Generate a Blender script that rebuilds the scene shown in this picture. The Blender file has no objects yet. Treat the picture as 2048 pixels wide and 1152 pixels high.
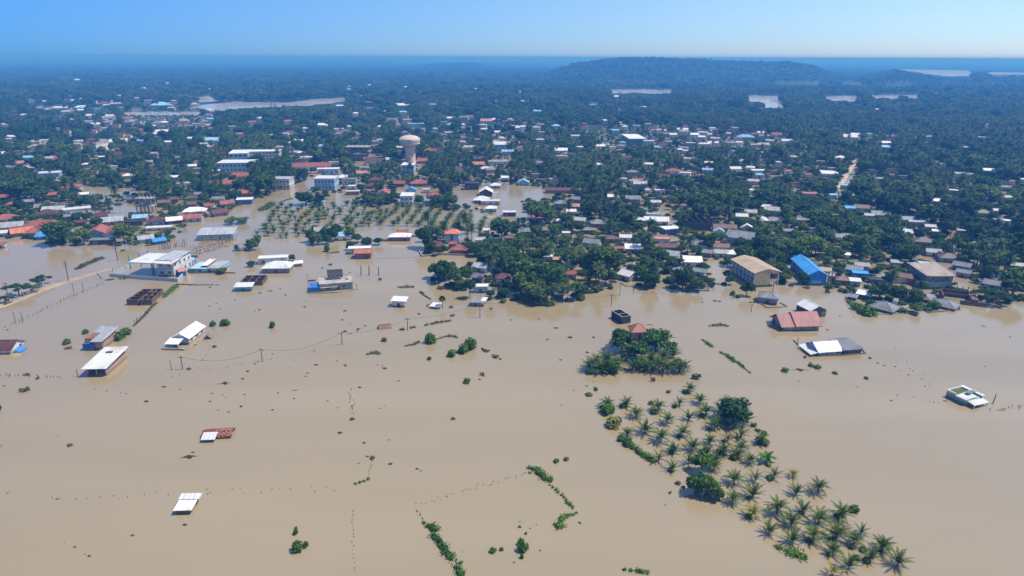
import bpy, math, random
import numpy as np
from mathutils import Vector, Matrix
random.seed(7)
rng = np.random.default_rng(7)
SC = bpy.context.scene
COL = SC.collection

# ------------------------------------------------------------------ camera
IW, IH, FPX, CAMZ = 2048.0, 1152.0, 1365.3, 80.0
PITCH = math.atan((576 - 114.5) / FPX)
ROLL = math.radians(0.2)
FWD = Vector((0, math.cos(PITCH), -math.sin(PITCH)))
R0 = Vector((1, 0, 0)); U0 = R0.cross(FWD)
RGT = R0 * math.cos(ROLL) + U0 * math.sin(ROLL)
UPV = U0 * math.cos(ROLL) - R0 * math.sin(ROLL)
cam = bpy.data.cameras.new('camera'); cam.lens = 24.0; cam.sensor_width = 36.0
cam.clip_start = 1.0; cam.clip_end = 120000.0
camo = bpy.data.objects.new('camera', cam); COL.objects.link(camo)
M4 = Matrix((RGT, UPV, -FWD)).transposed().to_4x4(); M4.translation = (0, 0, CAMZ)
camo.matrix_world = M4
SC.camera = camo

# ------------------------------------------------------------------ sky, sun, exposure
SUN_AZ, SUN_EL = math.radians(84), math.radians(61)      # azimuth clockwise from +Y
S = Vector((math.sin(SUN_AZ) * math.cos(SUN_EL), math.cos(SUN_AZ) * math.cos(SUN_EL), math.sin(SUN_EL)))
world = bpy.data.worlds.new('World'); SC.world = world; world.use_nodes = True
wn = world.node_tree; wn.nodes.clear()
wo = wn.nodes.new('ShaderNodeOutputWorld'); bg = wn.nodes.new('ShaderNodeBackground')
sky = wn.nodes.new('ShaderNodeTexSky'); sky.sky_type = 'NISHITA'; sky.sun_disc = False
sky.sun_elevation = SUN_EL; sky.sun_rotation = SUN_AZ
sky.altitude = 80; sky.air_density = 1.0; sky.dust_density = 0.1; sky.ozone_density = 5.0
# the day's sky is a cleaner blue away from the sun and paler towards it
geo = wn.nodes.new('ShaderNodeNewGeometry')
dotn = wn.nodes.new('ShaderNodeVectorMath'); dotn.operation = 'DOT_PRODUCT'
dotn.inputs[1].default_value = (-S.x, -S.y, -S.z)
wn.links.new(geo.outputs['Incoming'], dotn.inputs[0])
ramp = wn.nodes.new('ShaderNodeValToRGB')
ce = ramp.color_ramp.elements
ce[0].position = 0.0; ce[0].color = (0.18, 0.38, 0.80, 1)
ce[1].position = 1.0; ce[1].color = (0.92, 0.90, 0.88, 1)
for p_, c_ in ((0.38, (0.12, 0.345, 0.73)), (0.525, (0.35, 0.52, 0.75)), (0.66, (0.60, 0.68, 0.76))):
    e_ = ce.new(p_); e_.color = (*c_, 1)
mr = wn.nodes.new('ShaderNodeMapRange')
mr.inputs['From Min'].default_value = -1; mr.inputs['From Max'].default_value = 1
wn.links.new(dotn.outputs['Value'], mr.inputs['Value']); wn.links.new(mr.outputs['Result'], ramp.inputs['Fac'])
mul = wn.nodes.new('ShaderNodeMix'); mul.data_type = 'RGBA'; mul.blend_type = 'MULTIPLY'
mul.inputs['Factor'].default_value = 1.0
wn.links.new(sky.outputs['Color'], mul.inputs['A']); wn.links.new(ramp.outputs['Color'], mul.inputs['B'])
sep = wn.nodes.new('ShaderNodeSeparateXYZ'); wn.links.new(geo.outputs['Incoming'], sep.inputs[0])   # bluer and a little dimmer air low over the land
elr = wn.nodes.new('ShaderNodeMapRange'); elr.interpolation_type = 'SMOOTHSTEP'
elr.inputs['From Min'].default_value = 0.12; elr.inputs['From Max'].default_value = -0.16
elr.inputs['To Min'].default_value = 1.0; elr.inputs['To Max'].default_value = 0.0
wn.links.new(sep.outputs['Z'], elr.inputs['Value'])
low = wn.nodes.new('ShaderNodeMix'); low.data_type = 'RGBA'
low.inputs['A'].default_value = (1, 1, 1, 1); low.inputs['B'].default_value = (0.65, 0.80, 1.20, 1)
wn.links.new(elr.outputs['Result'], low.inputs['Factor'])
mul2 = wn.nodes.new('ShaderNodeMix'); mul2.data_type = 'RGBA'; mul2.blend_type = 'MULTIPLY'; mul2.inputs['Factor'].default_value = 1.0
wn.links.new(mul.outputs['Result'], mul2.inputs['A']); wn.links.new(low.outputs['Result'], mul2.inputs['B'])
wn.links.new(mul2.outputs['Result'], bg.inputs['Color']); bg.inputs['Strength'].default_value = 0.15
wn.links.new(bg.outputs['Background'], wo.inputs['Surface'])
sl = bpy.data.lights.new('sun', 'SUN'); sl.energy = 4.4; sl.angle = math.radians(0.53); sl.color = (1.0, 0.965, 0.90)
so = bpy.data.objects.new('sun', sl); COL.objects.link(so)
so.rotation_euler = S.to_track_quat('Z', 'Y').to_euler(); so.location = (200, 100, 400)
SC.view_settings.view_transform = 'Standard'; SC.view_settings.look = 'None'
SC.view_settings.exposure = 0.36; SC.view_settings.gamma = 1.0; SC.view_settings.use_curve_mapping = False
cy = SC.cycles
cy.use_denoising = True
try:
    cy.denoiser = 'OPENIMAGEDENOISE'; cy.denoising_input_passes = 'RGB_ALBEDO_NORMAL'; cy.denoising_prefilter = 'ACCURATE'
except Exception: cy.use_denoising = False
cy.max_bounces = 5; cy.diffuse_bounces = 2; cy.glossy_bounces = 2; cy.transmission_bounces = 3
cy.transparent_max_bounces = 4; cy.volume_bounces = 0
cy.caustics_reflective = False; cy.caustics_refractive = False
HAZE = (dict(density=0.00038, color=(0.003, 0.33, 1.0), aniso=0.0, absorb=(0.45, 0.42, 1.0)), dict(density=0.000044, color=(0.85, 0.94, 1.0), aniso=0.6, absorb=(1, 1, 1)))

# ------------------------------------------------------------------ pixel <-> ground (2048 x 1152 photo pixels)
def ray(x, y):
    return (FWD * FPX + RGT * (x - IW / 2) - UPV * (y - IH / 2)).normalized()
def P(x, y, z=0.0):
    d = ray(x, y); t = (z - CAMZ) / d.z
    return Vector((d.x * t, d.y * t, z))
def to_px(p):
    v = Vector(p) - Vector((0, 0, CAMZ)); d = v.dot(FWD)
    return (IW / 2 + FPX * v.dot(RGT) / d, IH / 2 - FPX * v.dot(UPV) / d)
def mpp(x, y):                       # metres per photo pixel at a ground point
    return (P(x, y) - Vector((0, 0, CAMZ))).dot(FWD) / FPX
def hz(bx, by, ty):                  # height whose top lands on row ty above ground point (bx, by)
    b = P(bx, by); v = b - Vector((0, 0, CAMZ)); k = IH / 2 - ty
    return (k * v.dot(FWD) - FPX * v.dot(UPV)) / (FPX * UPV.z - k * FWD.z)
def px_np(x, y, z):
    v = np.stack([x, y, z - CAMZ], -1)
    d = v @ np.array(FWD)
    return IW / 2 + FPX * (v @ np.array(RGT)) / d, IH / 2 - FPX * (v @ np.array(UPV)) / d, d
def P_np(x, y):
    d = np.array(FWD)[None] * FPX + np.array(RGT)[None] * (x - IW / 2)[:, None] - np.array(UPV)[None] * (y - IH / 2)[:, None]
    t = -CAMZ / d[:, 2]
    return d[:, 0] * t, d[:, 1] * t
def in_poly(x, y, poly):
    r = np.zeros(len(x), bool); n = len(poly); j = n - 1
    for i in range(n):
        xi, yi = poly[i]; xj, yj = poly[j]
        c = ((yi > y) != (yj > y))
        with np.errstate(divide='ignore', invalid='ignore'):
            r ^= c & (x < (xj - xi) * (y - yi) / (yj - yi + 1e-12) + xi)
        j = i
    return r

# ------------------------------------------------------------------ objects, labels
THINGS = []          # (object, px, py) of top-level things whose label may need an ordinal
def tag(o, label=None, cat=None, group=None, kind=None, at=None):
    if label: o['label'] = label
    if cat: o['category'] = cat
    if group: o['group'] = group
    if kind: o['kind'] = kind
    if label and not kind:
        THINGS.append((o, at if at else to_px(o.matrix_basis.translation)))
    return o
def empty(name, loc, rz=0.0, sc=1.0):
    o = bpy.data.objects.new(name, None); COL.objects.link(o)
    o.location = loc; o.rotation_euler = (0, 0, rz); o.scale = (sc, sc, sc)
    o.empty_display_size = 0.5
    return o
def inst(name, mesh, parent=None, loc=(0, 0, 0), rz=0.0, sc=(1, 1, 1), mat=None):
    o = bpy.data.objects.new(name, mesh); COL.objects.link(o)
    o.location = loc; o.rotation_euler = (0, 0, rz); o.scale = sc
    if parent: o.parent = parent
    return o

class MB:
    def __init__(s): s.v = []; s.f = []; s.m = []
    def face(s, pts, m=0):
        n = len(s.v); s.v += [tuple(p) for p in pts]; s.f.append(tuple(range(n, n + len(pts)))); s.m.append(m)
    def box(s, x0, x1, y0, y1, z0, z1, m=0):
        n = len(s.v)
        s.v += [(x0, y0, z0), (x1, y0, z0), (x1, y1, z0), (x0, y1, z0), (x0, y0, z1), (x1, y0, z1), (x1, y1, z1), (x0, y1, z1)]
        for q in ((0, 3, 2, 1), (4, 5, 6, 7), (0, 1, 5, 4), (1, 2, 6, 5), (2, 3, 7, 6), (3, 0, 4, 7)):
            s.f.append(tuple(n + i for i in q)); s.m.append(m)
    def slab(s, pts, th, m=0):        # polygon (ccw from above) with thickness th below it
        n = len(s.v); k = len(pts)
        s.v += [tuple(p) for p in pts] + [(p[0], p[1], p[2] - th) for p in pts]
        s.f.append(tuple(n + i for i in range(k))); s.m.append(m)
        s.f.append(tuple(n + k + i for i in reversed(range(k)))); s.m.append(m)
        for i in range(k):
            j = (i + 1) % k
            s.f.append((n + i, n + k + i, n + k + j, n + j)); s.m.append(m)
    def tube(s, p, q, r, r2=None, n=6, m=0, caps=True):
        p, q = Vector(p), Vector(q); r2 = r if r2 is None else r2
        d = (q - p).normalized(); a = d.orthogonal().normalized(); b = d.cross(a); k = len(s.v)
        for c, rr in ((p, r), (q, r2)):
            for i in range(n):
                t = 2 * math.pi * i / n
                s.v.append(tuple(c + a * (rr * math.cos(t)) + b * (rr * math.sin(t))))
        for i in range(n):
            j = (i + 1) % n
            s.f.append((k + i, k + j, k + n + j, k + n + i)); s.m.append(m)
        if caps:
            s.f.append(tuple(k + i for i in reversed(range(n)))); s.m.append(m)
            s.f.append(tuple(k + n + i for i in range(n))); s.m.append(m)
    def lathe(s, prof, n=24, m=0, c=(0, 0)):
        k = len(s.v)
        for r, z in prof:
            for i in range(n):
                t = 2 * math.pi * i / n
                s.v.append((c[0] + r * math.cos(t), c[1] + r * math.sin(t), z))
        for a in range(len(prof) - 1):
            for i in range(n):
                j = (i + 1) % n
                s.f.append((k + a * n + i, k + a * n + j, k + (a + 1) * n + j, k + (a + 1) * n + i)); s.m.append(m)
        s.f.append(tuple(k + (len(prof) - 1) * n + i for i in range(n))); s.m.append(m)
    def wall(s, pts, th, z0, z1, m=0):   # wall along a polyline, each run a box
        for i in range(len(pts) - 1):
            a, b = Vector(pts[i][:2]), Vector(pts[i + 1][:2])
            d = (b - a)
            if d.length < 1e-3: continue
            d = d.normalized(); nrm = Vector((-d.y, d.x)) * th / 2
            e = d * (th / 2 - 0.003)
            q = [a - nrm - e, b - nrm + e * 0.99, b + nrm + e * 0.99, a + nrm - e]
            s.slab([(p.x, p.y, z1 - 0.002 * i) for p in q], z1 - z0, m)
    def mesh(s, name, mats):
        me = bpy.data.meshes.new(name); me.from_pydata(s.v, [], s.f)
        for mt in mats: me.materials.append(mt)
        if len(mats) > 1: me.polygons.foreach_set('material_index', s.m)
        me.update(); return me
    def build(s, name, mats, parent=None, loc=(0, 0, 0), rz=0.0):
        if not isinstance(mats, (list, tuple)): mats = [mats]
        return inst(name, s.mesh(name, mats), parent, loc, rz)

# ------------------------------------------------------------------ materials
MATS = {}
def new_mat(name):
    m = bpy.data.materials.new(name); m.use_nodes = True
    nt = m.node_tree; b = nt.nodes['Principled BSDF']
    return m, nt, b
def paint(name, col, rough=0.7, var=0.25, scale=0.6, streak=False, tide=False, dirt=(0.5, 0.45, 0.38)):
    if name in MATS: return MATS[name]
    m, nt, b = new_mat(name)
    N = nt.nodes.new; L = nt.links.new
    tc = N('ShaderNodeTexCoord')
    n1 = N('ShaderNodeTexNoise'); n1.inputs['Scale'].default_value = scale; n1.inputs['Detail'].default_value = 6
    n1.inputs['Roughness'].default_value = 0.65
    if streak:
        mp = N('ShaderNodeMapping'); mp.inputs['Scale'].default_value = (3.0, 0.25, 1.0)
        L(tc.outputs['Object'], mp.inputs['Vector']); L(mp.outputs['Vector'], n1.inputs['Vector'])
    else:
        L(tc.outputs['Object'], n1.inputs['Vector'])
    rp = N('ShaderNodeValToRGB')
    rp.color_ramp.elements[0].position = 0.35; rp.color_ramp.elements[1].position = 0.62
    k = 1 - var
    rp.color_ramp.elements[0].color = (col[0] * k * (0.6 + 0.8 * dirt[0]), col[1] * k * (0.6 + 0.8 * dirt[1]), col[2] * k * (0.6 + 0.8 * dirt[2]), 1)
    rp.color_ramp.elements[1].color = (*col, 1)
    L(n1.outputs['Fac'], rp.inputs['Fac'])
    src = rp.outputs['Color']
    if streak:                                         # sheet joints, about a metre apart
        wv = N('ShaderNodeTexWave'); wv.wave_type = 'BANDS'; wv.bands_direction = 'X'; wv.inputs['Scale'].default_value = 0.32; wv.inputs['Distortion'].default_value = 0.15
        L(tc.outputs['Object'], wv.inputs['Vector'])
        wr = N('ShaderNodeValToRGB'); wr.color_ramp.elements[0].position = 0.0; wr.color_ramp.elements[0].color = (.72, .71, .70, 1); wr.color_ramp.elements[1].position = 0.16; wr.color_ramp.elements[1].color = (1, 1, 1, 1)
        L(wv.outputs['Fac'], wr.inputs['Fac'])
        n3 = N('ShaderNodeTexNoise'); n3.inputs['Scale'].default_value = 0.22; n3.inputs['Detail'].default_value = 5; L(tc.outputs['Object'], n3.inputs['Vector'])
        r3 = N('ShaderNodeValToRGB'); r3.color_ramp.elements[0].position = 0.56; r3.color_ramp.elements[0].color = (1, 1, 1, 1); r3.color_ramp.elements[1].position = 0.72; r3.color_ramp.elements[1].color = (.62, .50, .42, 1)
        L(n3.outputs['Fac'], r3.inputs['Fac'])
        for o_ in (wr.outputs['Color'], r3.outputs['Color']):
            m_ = N('ShaderNodeMix'); m_.data_type = 'RGBA'; m_.blend_type = 'MULTIPLY'; m_.inputs['Factor'].default_value = 1
            L(src, m_.inputs['A']); L(o_, m_.inputs['B']); src = m_.outputs['Result']
    if tide:                                           # mud left on the wall by the falling flood
        gp = N('ShaderNodeNewGeometry'); sz_ = N('ShaderNodeSeparateXYZ'); L(gp.outputs['Position'], sz_.inputs[0])
        n4 = N('ShaderNodeTexNoise'); n4.inputs['Scale'].default_value = 0.5; L(tc.outputs['Object'], n4.inputs['Vector'])
        ma = N('ShaderNodeMath'); ma.operation = 'MULTIPLY_ADD'; ma.inputs[1].default_value = -0.9; L(n4.outputs['Fac'], ma.inputs[0]); L(sz_.outputs['Z'], ma.inputs[2])
        mt_ = N('ShaderNodeMapRange'); mt_.inputs['From Min'].default_value = 0.0; mt_.inputs['From Max'].default_value = 0.22; mt_.inputs['To Min'].default_value = 0.75; mt_.inputs['To Max'].default_value = 0.0
        L(ma.outputs[0], mt_.inputs['Value'])
        m_ = N('ShaderNodeMix'); m_.data_type = 'RGBA'; L(mt_.outputs['Result'], m_.inputs['Factor']); L(src, m_.inputs['A']); m_.inputs['B'].default_value = (.20, .15, .095, 1); src = m_.outputs['Result']
    oi = N('ShaderNodeObjectInfo')
    mr = N('ShaderNodeMapRange'); mr.inputs['To Min'].default_value = 0.82; mr.inputs['To Max'].default_value = 1.1
    L(oi.outputs['Random'], mr.inputs['Value'])
    mx = N('ShaderNodeMix'); mx.data_type = 'RGBA'; mx.blend_type = 'MULTIPLY'; mx.inputs['Factor'].default_value = 1
    L(src, mx.inputs['A']); L(mr.outputs['Result'], mx.inputs['B'])
    L(mx.outputs['Result'], b.inputs['Base Color'])
    b.inputs['Roughness'].default_value = rough
    MATS[name] = m; return m

ROOF = {
    'red': (0.37, 0.115, 0.085), 'barnred': (0.31, 0.095, 0.075), 'orange': (0.60, 0.20, 0.10), 'darkred': (0.13, 0.045, 0.04), 'grey': (0.25, 0.26, 0.28),
    'white': (0.74, 0.745, 0.75), 'rust': (0.22, 0.11, 0.075), 'tan': (0.50, 0.38, 0.25), 'blue': (0.08, 0.40, 0.88),
    'brown': (0.17, 0.105, 0.085), 'pink': (0.5, 0.24, 0.22), 'dark': (0.055, 0.055, 0.06), 'pale': (0.45, 0.47, 0.5),
    'ltblue': (0.3, 0.55, 0.75), 'thatch': (0.24, 0.19, 0.14), 'cyan': (0.12, 0.5, 0.6), 'olive': (0.16, 0.17, 0.06)}
WALL = {
    'white': (0.72, 0.72, 0.70), 'grey': (0.33, 0.33, 0.33), 'ltblue': (0.33, 0.56, 0.74), 'blue': (0.035, 0.17, 0.55),
    'cyan': (0.12, 0.46, 0.70), 'yellow': (0.74, 0.60, 0.30), 'cream': (0.58, 0.48, 0.34), 'brick': (0.27, 0.14, 0.10),
    'dark': (0.07, 0.065, 0.065), 'darkbrick': (0.15, 0.085, 0.065), 'green': (0.30, 0.50, 0.43), 'pink': (0.55, 0.32, 0.28), 'tan': (0.45, 0.36, 0.24),  # the brick here is the darker tone used for roofless walls
    'brightblue': (0.035, 0.30, 0.80), 'red': (0.3, 0.1, 0.07), 'pinkbrick': (0.46, 0.30, 0.25)}
def roofm(k): return paint('roof_' + k, ROOF[k], 0.6 if k not in ('white', 'pale', 'blue', 'tan', 'grey') else 0.42, 0.35 if k != 'white' else .12, 0.5, True)
def wallm(k): return paint('wall_' + k, WALL[k], 0.8, 0.3, 0.7, False, True)
GLASS = paint('window_glass', (0.03, 0.04, 0.055), 0.15, 0.2)
FRAMEM = paint('frame_white', (0.62, 0.62, 0.6), 0.6, 0.2)
DOORM = paint('door_wood', (0.10, 0.07, 0.05), 0.6, 0.3)
WOODM = paint('weathered_wood', (0.16, 0.13, 0.10), 0.9, 0.4, 2.0)
BAMBOO = paint('dry_bamboo', (0.46, 0.38, 0.22), 0.7, 0.3, 2.0)
CONC = paint('concrete', (0.38, 0.36, 0.33), 0.85, 0.4, 0.8)
METALD = paint('dark_metal', (0.08, 0.08, 0.085), 0.5, 0.2)
TARP = paint('blue_tarpaulin', (0.05, 0.22, 0.62), 0.45, 0.25)
TARPL = paint('pale_blue_tarpaulin', (0.16, 0.5, 0.72), 0.45, 0.2)

def leafmat(name, c1, c2, c3, trans=0.16, rough=0.5):
    m, nt, b = new_mat(name); N = nt.nodes.new; L = nt.links.new
    oi = N('ShaderNodeObjectInfo'); rp = N('ShaderNodeValToRGB')
    rp.color_ramp.elements[0].position = 0.0; rp.color_ramp.elements[0].color = (*c1, 1)
    e = rp.color_ramp.elements.new(0.55); e.color = (*c2, 1)
    rp.color_ramp.elements[-1].position = 1.0; rp.color_ramp.elements[-1].color = (*c3, 1)
    lm = N('ShaderNodeVectorMath'); lm.operation = 'SCALE'; lm.inputs['Scale'].default_value = 0.011; L(oi.outputs['Location'], lm.inputs[0])
    ln = N('ShaderNodeTexNoise'); ln.inputs['Scale'].default_value = 1.0; ln.inputs['Detail'].default_value = 3; L(lm.outputs[0], ln.inputs['Vector'])
    mm = N('ShaderNodeMath'); mm.operation = 'MULTIPLY_ADD'; mm.inputs[1].default_value = 2.2; mm.inputs[2].default_value = -0.85; L(ln.outputs['Fac'], mm.inputs[0])
    m3 = N('ShaderNodeMath'); m3.operation = 'MULTIPLY_ADD'; m3.inputs[1].default_value = 0.6; L(oi.outputs['Random'], m3.inputs[0]); L(mm.outputs[0], m3.inputs[2])
    L(m3.outputs[0], rp.inputs['Fac'])
    at = N('ShaderNodeAttribute'); at.attribute_name = 'tint'
    mx = N('ShaderNodeMix'); mx.data_type = 'RGBA'; mx.blend_type = 'MULTIPLY'; mx.inputs['Factor'].default_value = 1
    L(rp.outputs['Color'], mx.inputs['A']); L(at.outputs['Color'], mx.inputs['B'])
    L(mx.outputs['Result'], b.inputs['Base Color']); b.inputs['Roughness'].default_value = rough
    b.inputs['Specular IOR Level'].default_value = 0.10
    tr = N('ShaderNodeBsdfTranslucent'); L(mx.outputs['Result'], tr.inputs['Color'])
    ms = N('ShaderNodeMixShader'); ms.inputs[0].default_value = trans
    L(b.outputs['BSDF'], ms.inputs[1]); L(tr.outputs['BSDF'], ms.inputs[2])
    L(ms.outputs[0], nt.nodes['Material Output'].inputs['Surface'])
    MATS[name] = m; return m
PALM = leafmat('palm_leaf', (0.030, 0.060, 0.018), (0.052, 0.096, 0.022), (0.112, 0.155, 0.034))
YPALM = leafmat('young_palm_leaf', (0.045, 0.09, 0.015), (0.068, 0.115, 0.018), (0.12, 0.15, 0.026))
YELPALM = leafmat('yellowing_palm_leaf', (0.24, 0.22, 0.05), (0.28, 0.25, 0.06), (0.3, 0.27, 0.07))
BROAD = leafmat('broad_leaf', (0.020, 0.052, 0.010), (0.045, 0.098, 0.014), (0.115, 0.172, 0.022))
BUSH = leafmat('bush_leaf', (0.05, 0.115, 0.010), (0.07, 0.145, 0.014), (0.10, 0.175, 0.018))
BUSHD = leafmat('dull_bush_leaf', (0.065, 0.075, 0.035), (0.08, 0.095, 0.04), (0.1, 0.11, 0.05))
BARK = paint('bark', (0.15, 0.12, 0.09), 0.9, 0.4, 3.0)
# ------------------------------------------------------------------ setting: ground, water, hills
def ground_mat():
    m, nt, b = new_mat('ground_soil'); N = nt.nodes.new; L = nt.links.new
    tc = N('ShaderNodeTexCoord')
    n = N('ShaderNodeTexNoise'); n.inputs['Scale'].default_value = 0.004; n.inputs['Detail'].default_value = 8
    L(tc.outputs['Object'], n.inputs['Vector'])
    rp = N('ShaderNodeValToRGB'); rp.color_ramp.elements[0].position = 0.42; rp.color_ramp.elements[1].position = 0.68
    rp.color_ramp.elements[0].color = (0.035, 0.055, 0.028, 1); rp.color_ramp.elements[1].color = (0.085, 0.10, 0.05, 1)
    L(n.outputs['Fac'], rp.inputs['Fac']); L(rp.outputs['Color'], b.inputs['Base Color'])
    b.inputs['Roughness'].default_value = 1.0; b.inputs['Specular IOR Level'].default_value = 0.1
    return m
def water_mat(name, col, rough=0.10, bump=0.12):
    m, nt, b = new_mat(name); N = nt.nodes.new; L = nt.links.new
    tc = N('ShaderNodeTexCoord')
    n = N('ShaderNodeTexNoise'); n.inputs['Scale'].default_value = 0.012; n.inputs['Detail'].default_value = 5
    mp = N('ShaderNodeMapping'); mp.inputs['Scale'].default_value = (0.5, 2.2, 1)
    mp.inputs['Rotation'].default_value = (0, 0, 0.35)
    L(tc.outputs['Object'], mp.inputs['Vector']); L(mp.outputs['Vector'], n.inputs['Vector'])
    rp = N('ShaderNodeValToRGB'); rp.color_ramp.elements[0].position = 0.3; rp.color_ramp.elements[1].position = 0.7
    rp.color_ramp.elements[0].color = (col[0] * 0.90, col[1] * 0.89, col[2] * 0.85, 1); rp.color_ramp.elements[1].color = (col[0] * 1.07, col[1] * 1.08, col[2] * 1.10, 1)
    L(n.outputs['Fac'], rp.inputs['Fac']); L(rp.outputs['Color'], b.inputs['Base Color'])
    b.inputs['Roughness'].default_value = rough; b.inputs['IOR'].default_value = 1.6; b.inputs['Specular IOR Level'].default_value = 1.0
    n5 = N('ShaderNodeTexNoise'); n5.inputs['Scale'].default_value = 0.03; n5.inputs['Detail'].default_value = 4; L(mp.outputs['Vector'], n5.inputs['Vector'])
    mr5 = N('ShaderNodeMapRange'); mr5.inputs['From Min'].default_value = .35; mr5.inputs['From Max'].default_value = .65; mr5.inputs['To Min'].default_value = rough * .6; mr5.inputs['To Max'].default_value = rough * 2.2
    L(n5.outputs['Fac'], mr5.inputs['Value']); L(mr5.outputs['Result'], b.inputs['Roughness'])
    n2 = N('ShaderNodeTexNoise'); n2.inputs['Scale'].default_value = 0.9; n2.inputs['Detail'].default_value = 3
    L(tc.outputs['Object'], n2.inputs['Vector'])
    bp = N('ShaderNodeBump'); bp.inputs['Strength'].default_value = bump; bp.inputs['Distance'].default_value = 0.15
    L(n2.outputs['Fac'], bp.inputs['Height']); L(bp.outputs['Normal'], b.inputs['Normal'])
    return m
GROUND = ground_mat()
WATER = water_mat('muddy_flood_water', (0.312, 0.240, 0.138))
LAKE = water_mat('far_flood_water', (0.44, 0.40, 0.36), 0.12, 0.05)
RFAR = 70000.0
# hills: a height field on the same wedge of land
HILL_A = ([1040, 1090, 1150, 1200, 1250, 1300, 1350, 1400, 1460, 1520, 1570, 1620, 1660, 1720], [0, 8, 46, 62, 71, 70, 68, 64, 57, 57, 58, 44, 12, 0], 3000.0, 520.0)
HILL_B = ([1640, 1700, 1740, 1790, 1840, 1880, 1910, 1950, 2000, 2048, 2150, 2300], [0, 4, 16, 32, 33, 22, 13, 26, 30, 30, 30, 0], 2500.0, 330.0)
HILL_C = ([780, 850, 900, 940, 975, 1010], [0, 18, 34, 36, 14, 0], 5200.0, 700.0)
HILL_D = ([-200, 100, 400, 560, 640, 760, 820], [0, 14, 22, 26, 24, 22, 0], 9500.0, 1200.0)
def hill(x, y):
    col = px_np(x, np.maximum(y, 50.0), np.zeros_like(x))[0]
    h = np.zeros_like(x)
    for cx, hh, D, sg in (HILL_A, HILL_B, HILL_C, HILL_D):
        t = np.clip(np.abs(y - D) / (sg * 1.9), 0, 1)
        h = np.maximum(h, np.interp(col, cx, hh) * (0.5 + 0.5 * np.cos(math.pi * t)))
    return h
def land():
    ys = np.concatenate([np.array([-60.0, 60, 300]), np.geomspace(500, 12000, 90), np.geomspace(13000, RFAR, 12)])
    us = np.linspace(-1.25, 1.25, 221)
    vs = []; 
    for y in ys:
        wid = max(y, 120.0)
        x = us * wid
        z = hill(x, np.full_like(x, y)) - 1.6
        vs.append(np.stack([x, np.full_like(x, y), z], -1))
    V = np.concatenate(vs); n = len(us); F = []
    for i in range(len(ys) - 1):
        for j in range(n - 1):
            F.append((i * n + j, i * n + j + 1, (i + 1) * n + j + 1, (i + 1) * n + j))
    me = bpy.data.meshes.new('ground'); me.from_pydata(V.tolist(), [], F); me.materials.append(GROUND)
    for p in me.polygons: p.use_smooth = True
    tag(inst('ground', me), kind='structure')
land()
def sheet(name, pts, z, mat, **kw):
    me = bpy.data.meshes.new(name); me.from_pydata([(p[0], p[1], z) for p in pts], [], [tuple(range(len(pts)))])
    me.materials.append(mat); me.update()
    if me.polygons[0].normal.z < 0: me.flip_normals()
    return tag(inst(name, me), kind='structure', **kw)
sheet('flood_water', [(-1300, -60), (1300, -60), (1300, 1000), (-1300, 1000)], 0.0, WATER)

# visible openings in the trees, in photo pixels
FLOOD = [(-400, 478), (0, 476), (60, 478), (100, 490), (180, 490), (235, 492), (330, 490), (352, 470), (374, 455), (440, 432), (482, 412), (520, 396),
         (560, 396), (620, 402), (700, 408), (820, 414), (1000, 428), (1046, 440), (1020, 462), (940, 476), (935, 470), (845, 470), (852, 512), (930, 520), (905, 535),
         (858, 552), (900, 572), (930, 596), (1045, 612), (1150, 606), (1240, 572), (1342, 578), (1420, 582), (1462, 572), (1480, 582), (1545, 574), (1600, 574), (1640, 575),
         (1700, 600), (1830, 630), (1900, 628), (1975, 604), (2048, 610), (2500, 615), (2500, 1400), (-400, 1400)]
OPEN = [
    [(905, 378), (960, 372), (1060, 370), (1090, 380), (1040, 402), (1046, 414), (1060, 440), (1000, 428), (960, 415), (905, 408)],
    [(655, 386), (718, 384), (700, 412), (650, 414)],
    [(505, 410), (545, 388), (590, 372), (640, 345), (700, 340), (690, 352), (645, 374), (600, 390), (560, 404)],
    [(150, 372), (235, 375), (330, 386), (240, 390), (165, 388)],
    [(222, 410), (305, 412), (340, 424), (270, 430), (222, 425)],
    [(785, 374), (850, 366), (880, 382), (840, 396), (800, 400)],
    [(205, 446), (300, 442), (430, 436), (380, 452), (330, 456), (230, 452)],
    [(1664, 384), (1690, 348), (1712, 318), (1722, 322), (1706, 352), (1688, 384)],
    [(1308, 410), (1345, 414), (1350, 428), (1318, 434)], [(1322, 462), (1350, 470), (1362, 492), (1330, 486)],
    [(1840, 512), (1880, 516), (1925, 545), (1965, 580), (1940, 586), (1895, 560), (1860, 535)],
    [(985, 318), (1028, 320), (1020, 330), (985, 330)], [(700, 318), (760, 312), (775, 324), (715, 332)],
    [(1410, 520), (1440, 522), (1462, 552), (1440, 566), (1418, 545)],
]
OPEN.append([(1040, 372), (1118, 380), (1105, 396), (1050, 402)])
LAKES = [
    [(372, 210), (470, 203), (560, 205), (640, 198), (695, 195), (692, 203), (620, 208), (540, 211), (430, 218)],
    [(246, 224), (400, 224), (395, 238), (250, 238)], [(1215, 179), (1345, 179), (1345, 185), (1220, 184)],
    [(1545, 163), (1640, 163), (1640, 168), (1550, 168)], [(1680, 164), (1728, 164), (1728, 168), (1680, 168)], [(1768, 166), (1822, 167), (1820, 171), (1770, 171)],
    [(1493, 191), (1556, 191), (1560, 198), (1496, 201)], [(1520, 203), (1560, 204), (1572, 213), (1530, 213)],
    [(1645, 192), (1715, 192), (1712, 201), (1650, 197)], [(1740, 190), (1840, 190), (1838, 195), (1742, 194)],
    [(1790, 138), (1860, 139), (1945, 141), (1938, 151), (1900, 153), (1850, 147)], [(1965, 144), (2070, 145), (2070, 149), (1985, 149)],
    [(385, 196), (420, 192), (440, 198), (400, 202)], 
    [(1180, 262), (1240, 258), (1330, 300), (1360, 300), (1350, 310), (1300, 306)],
]
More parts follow.
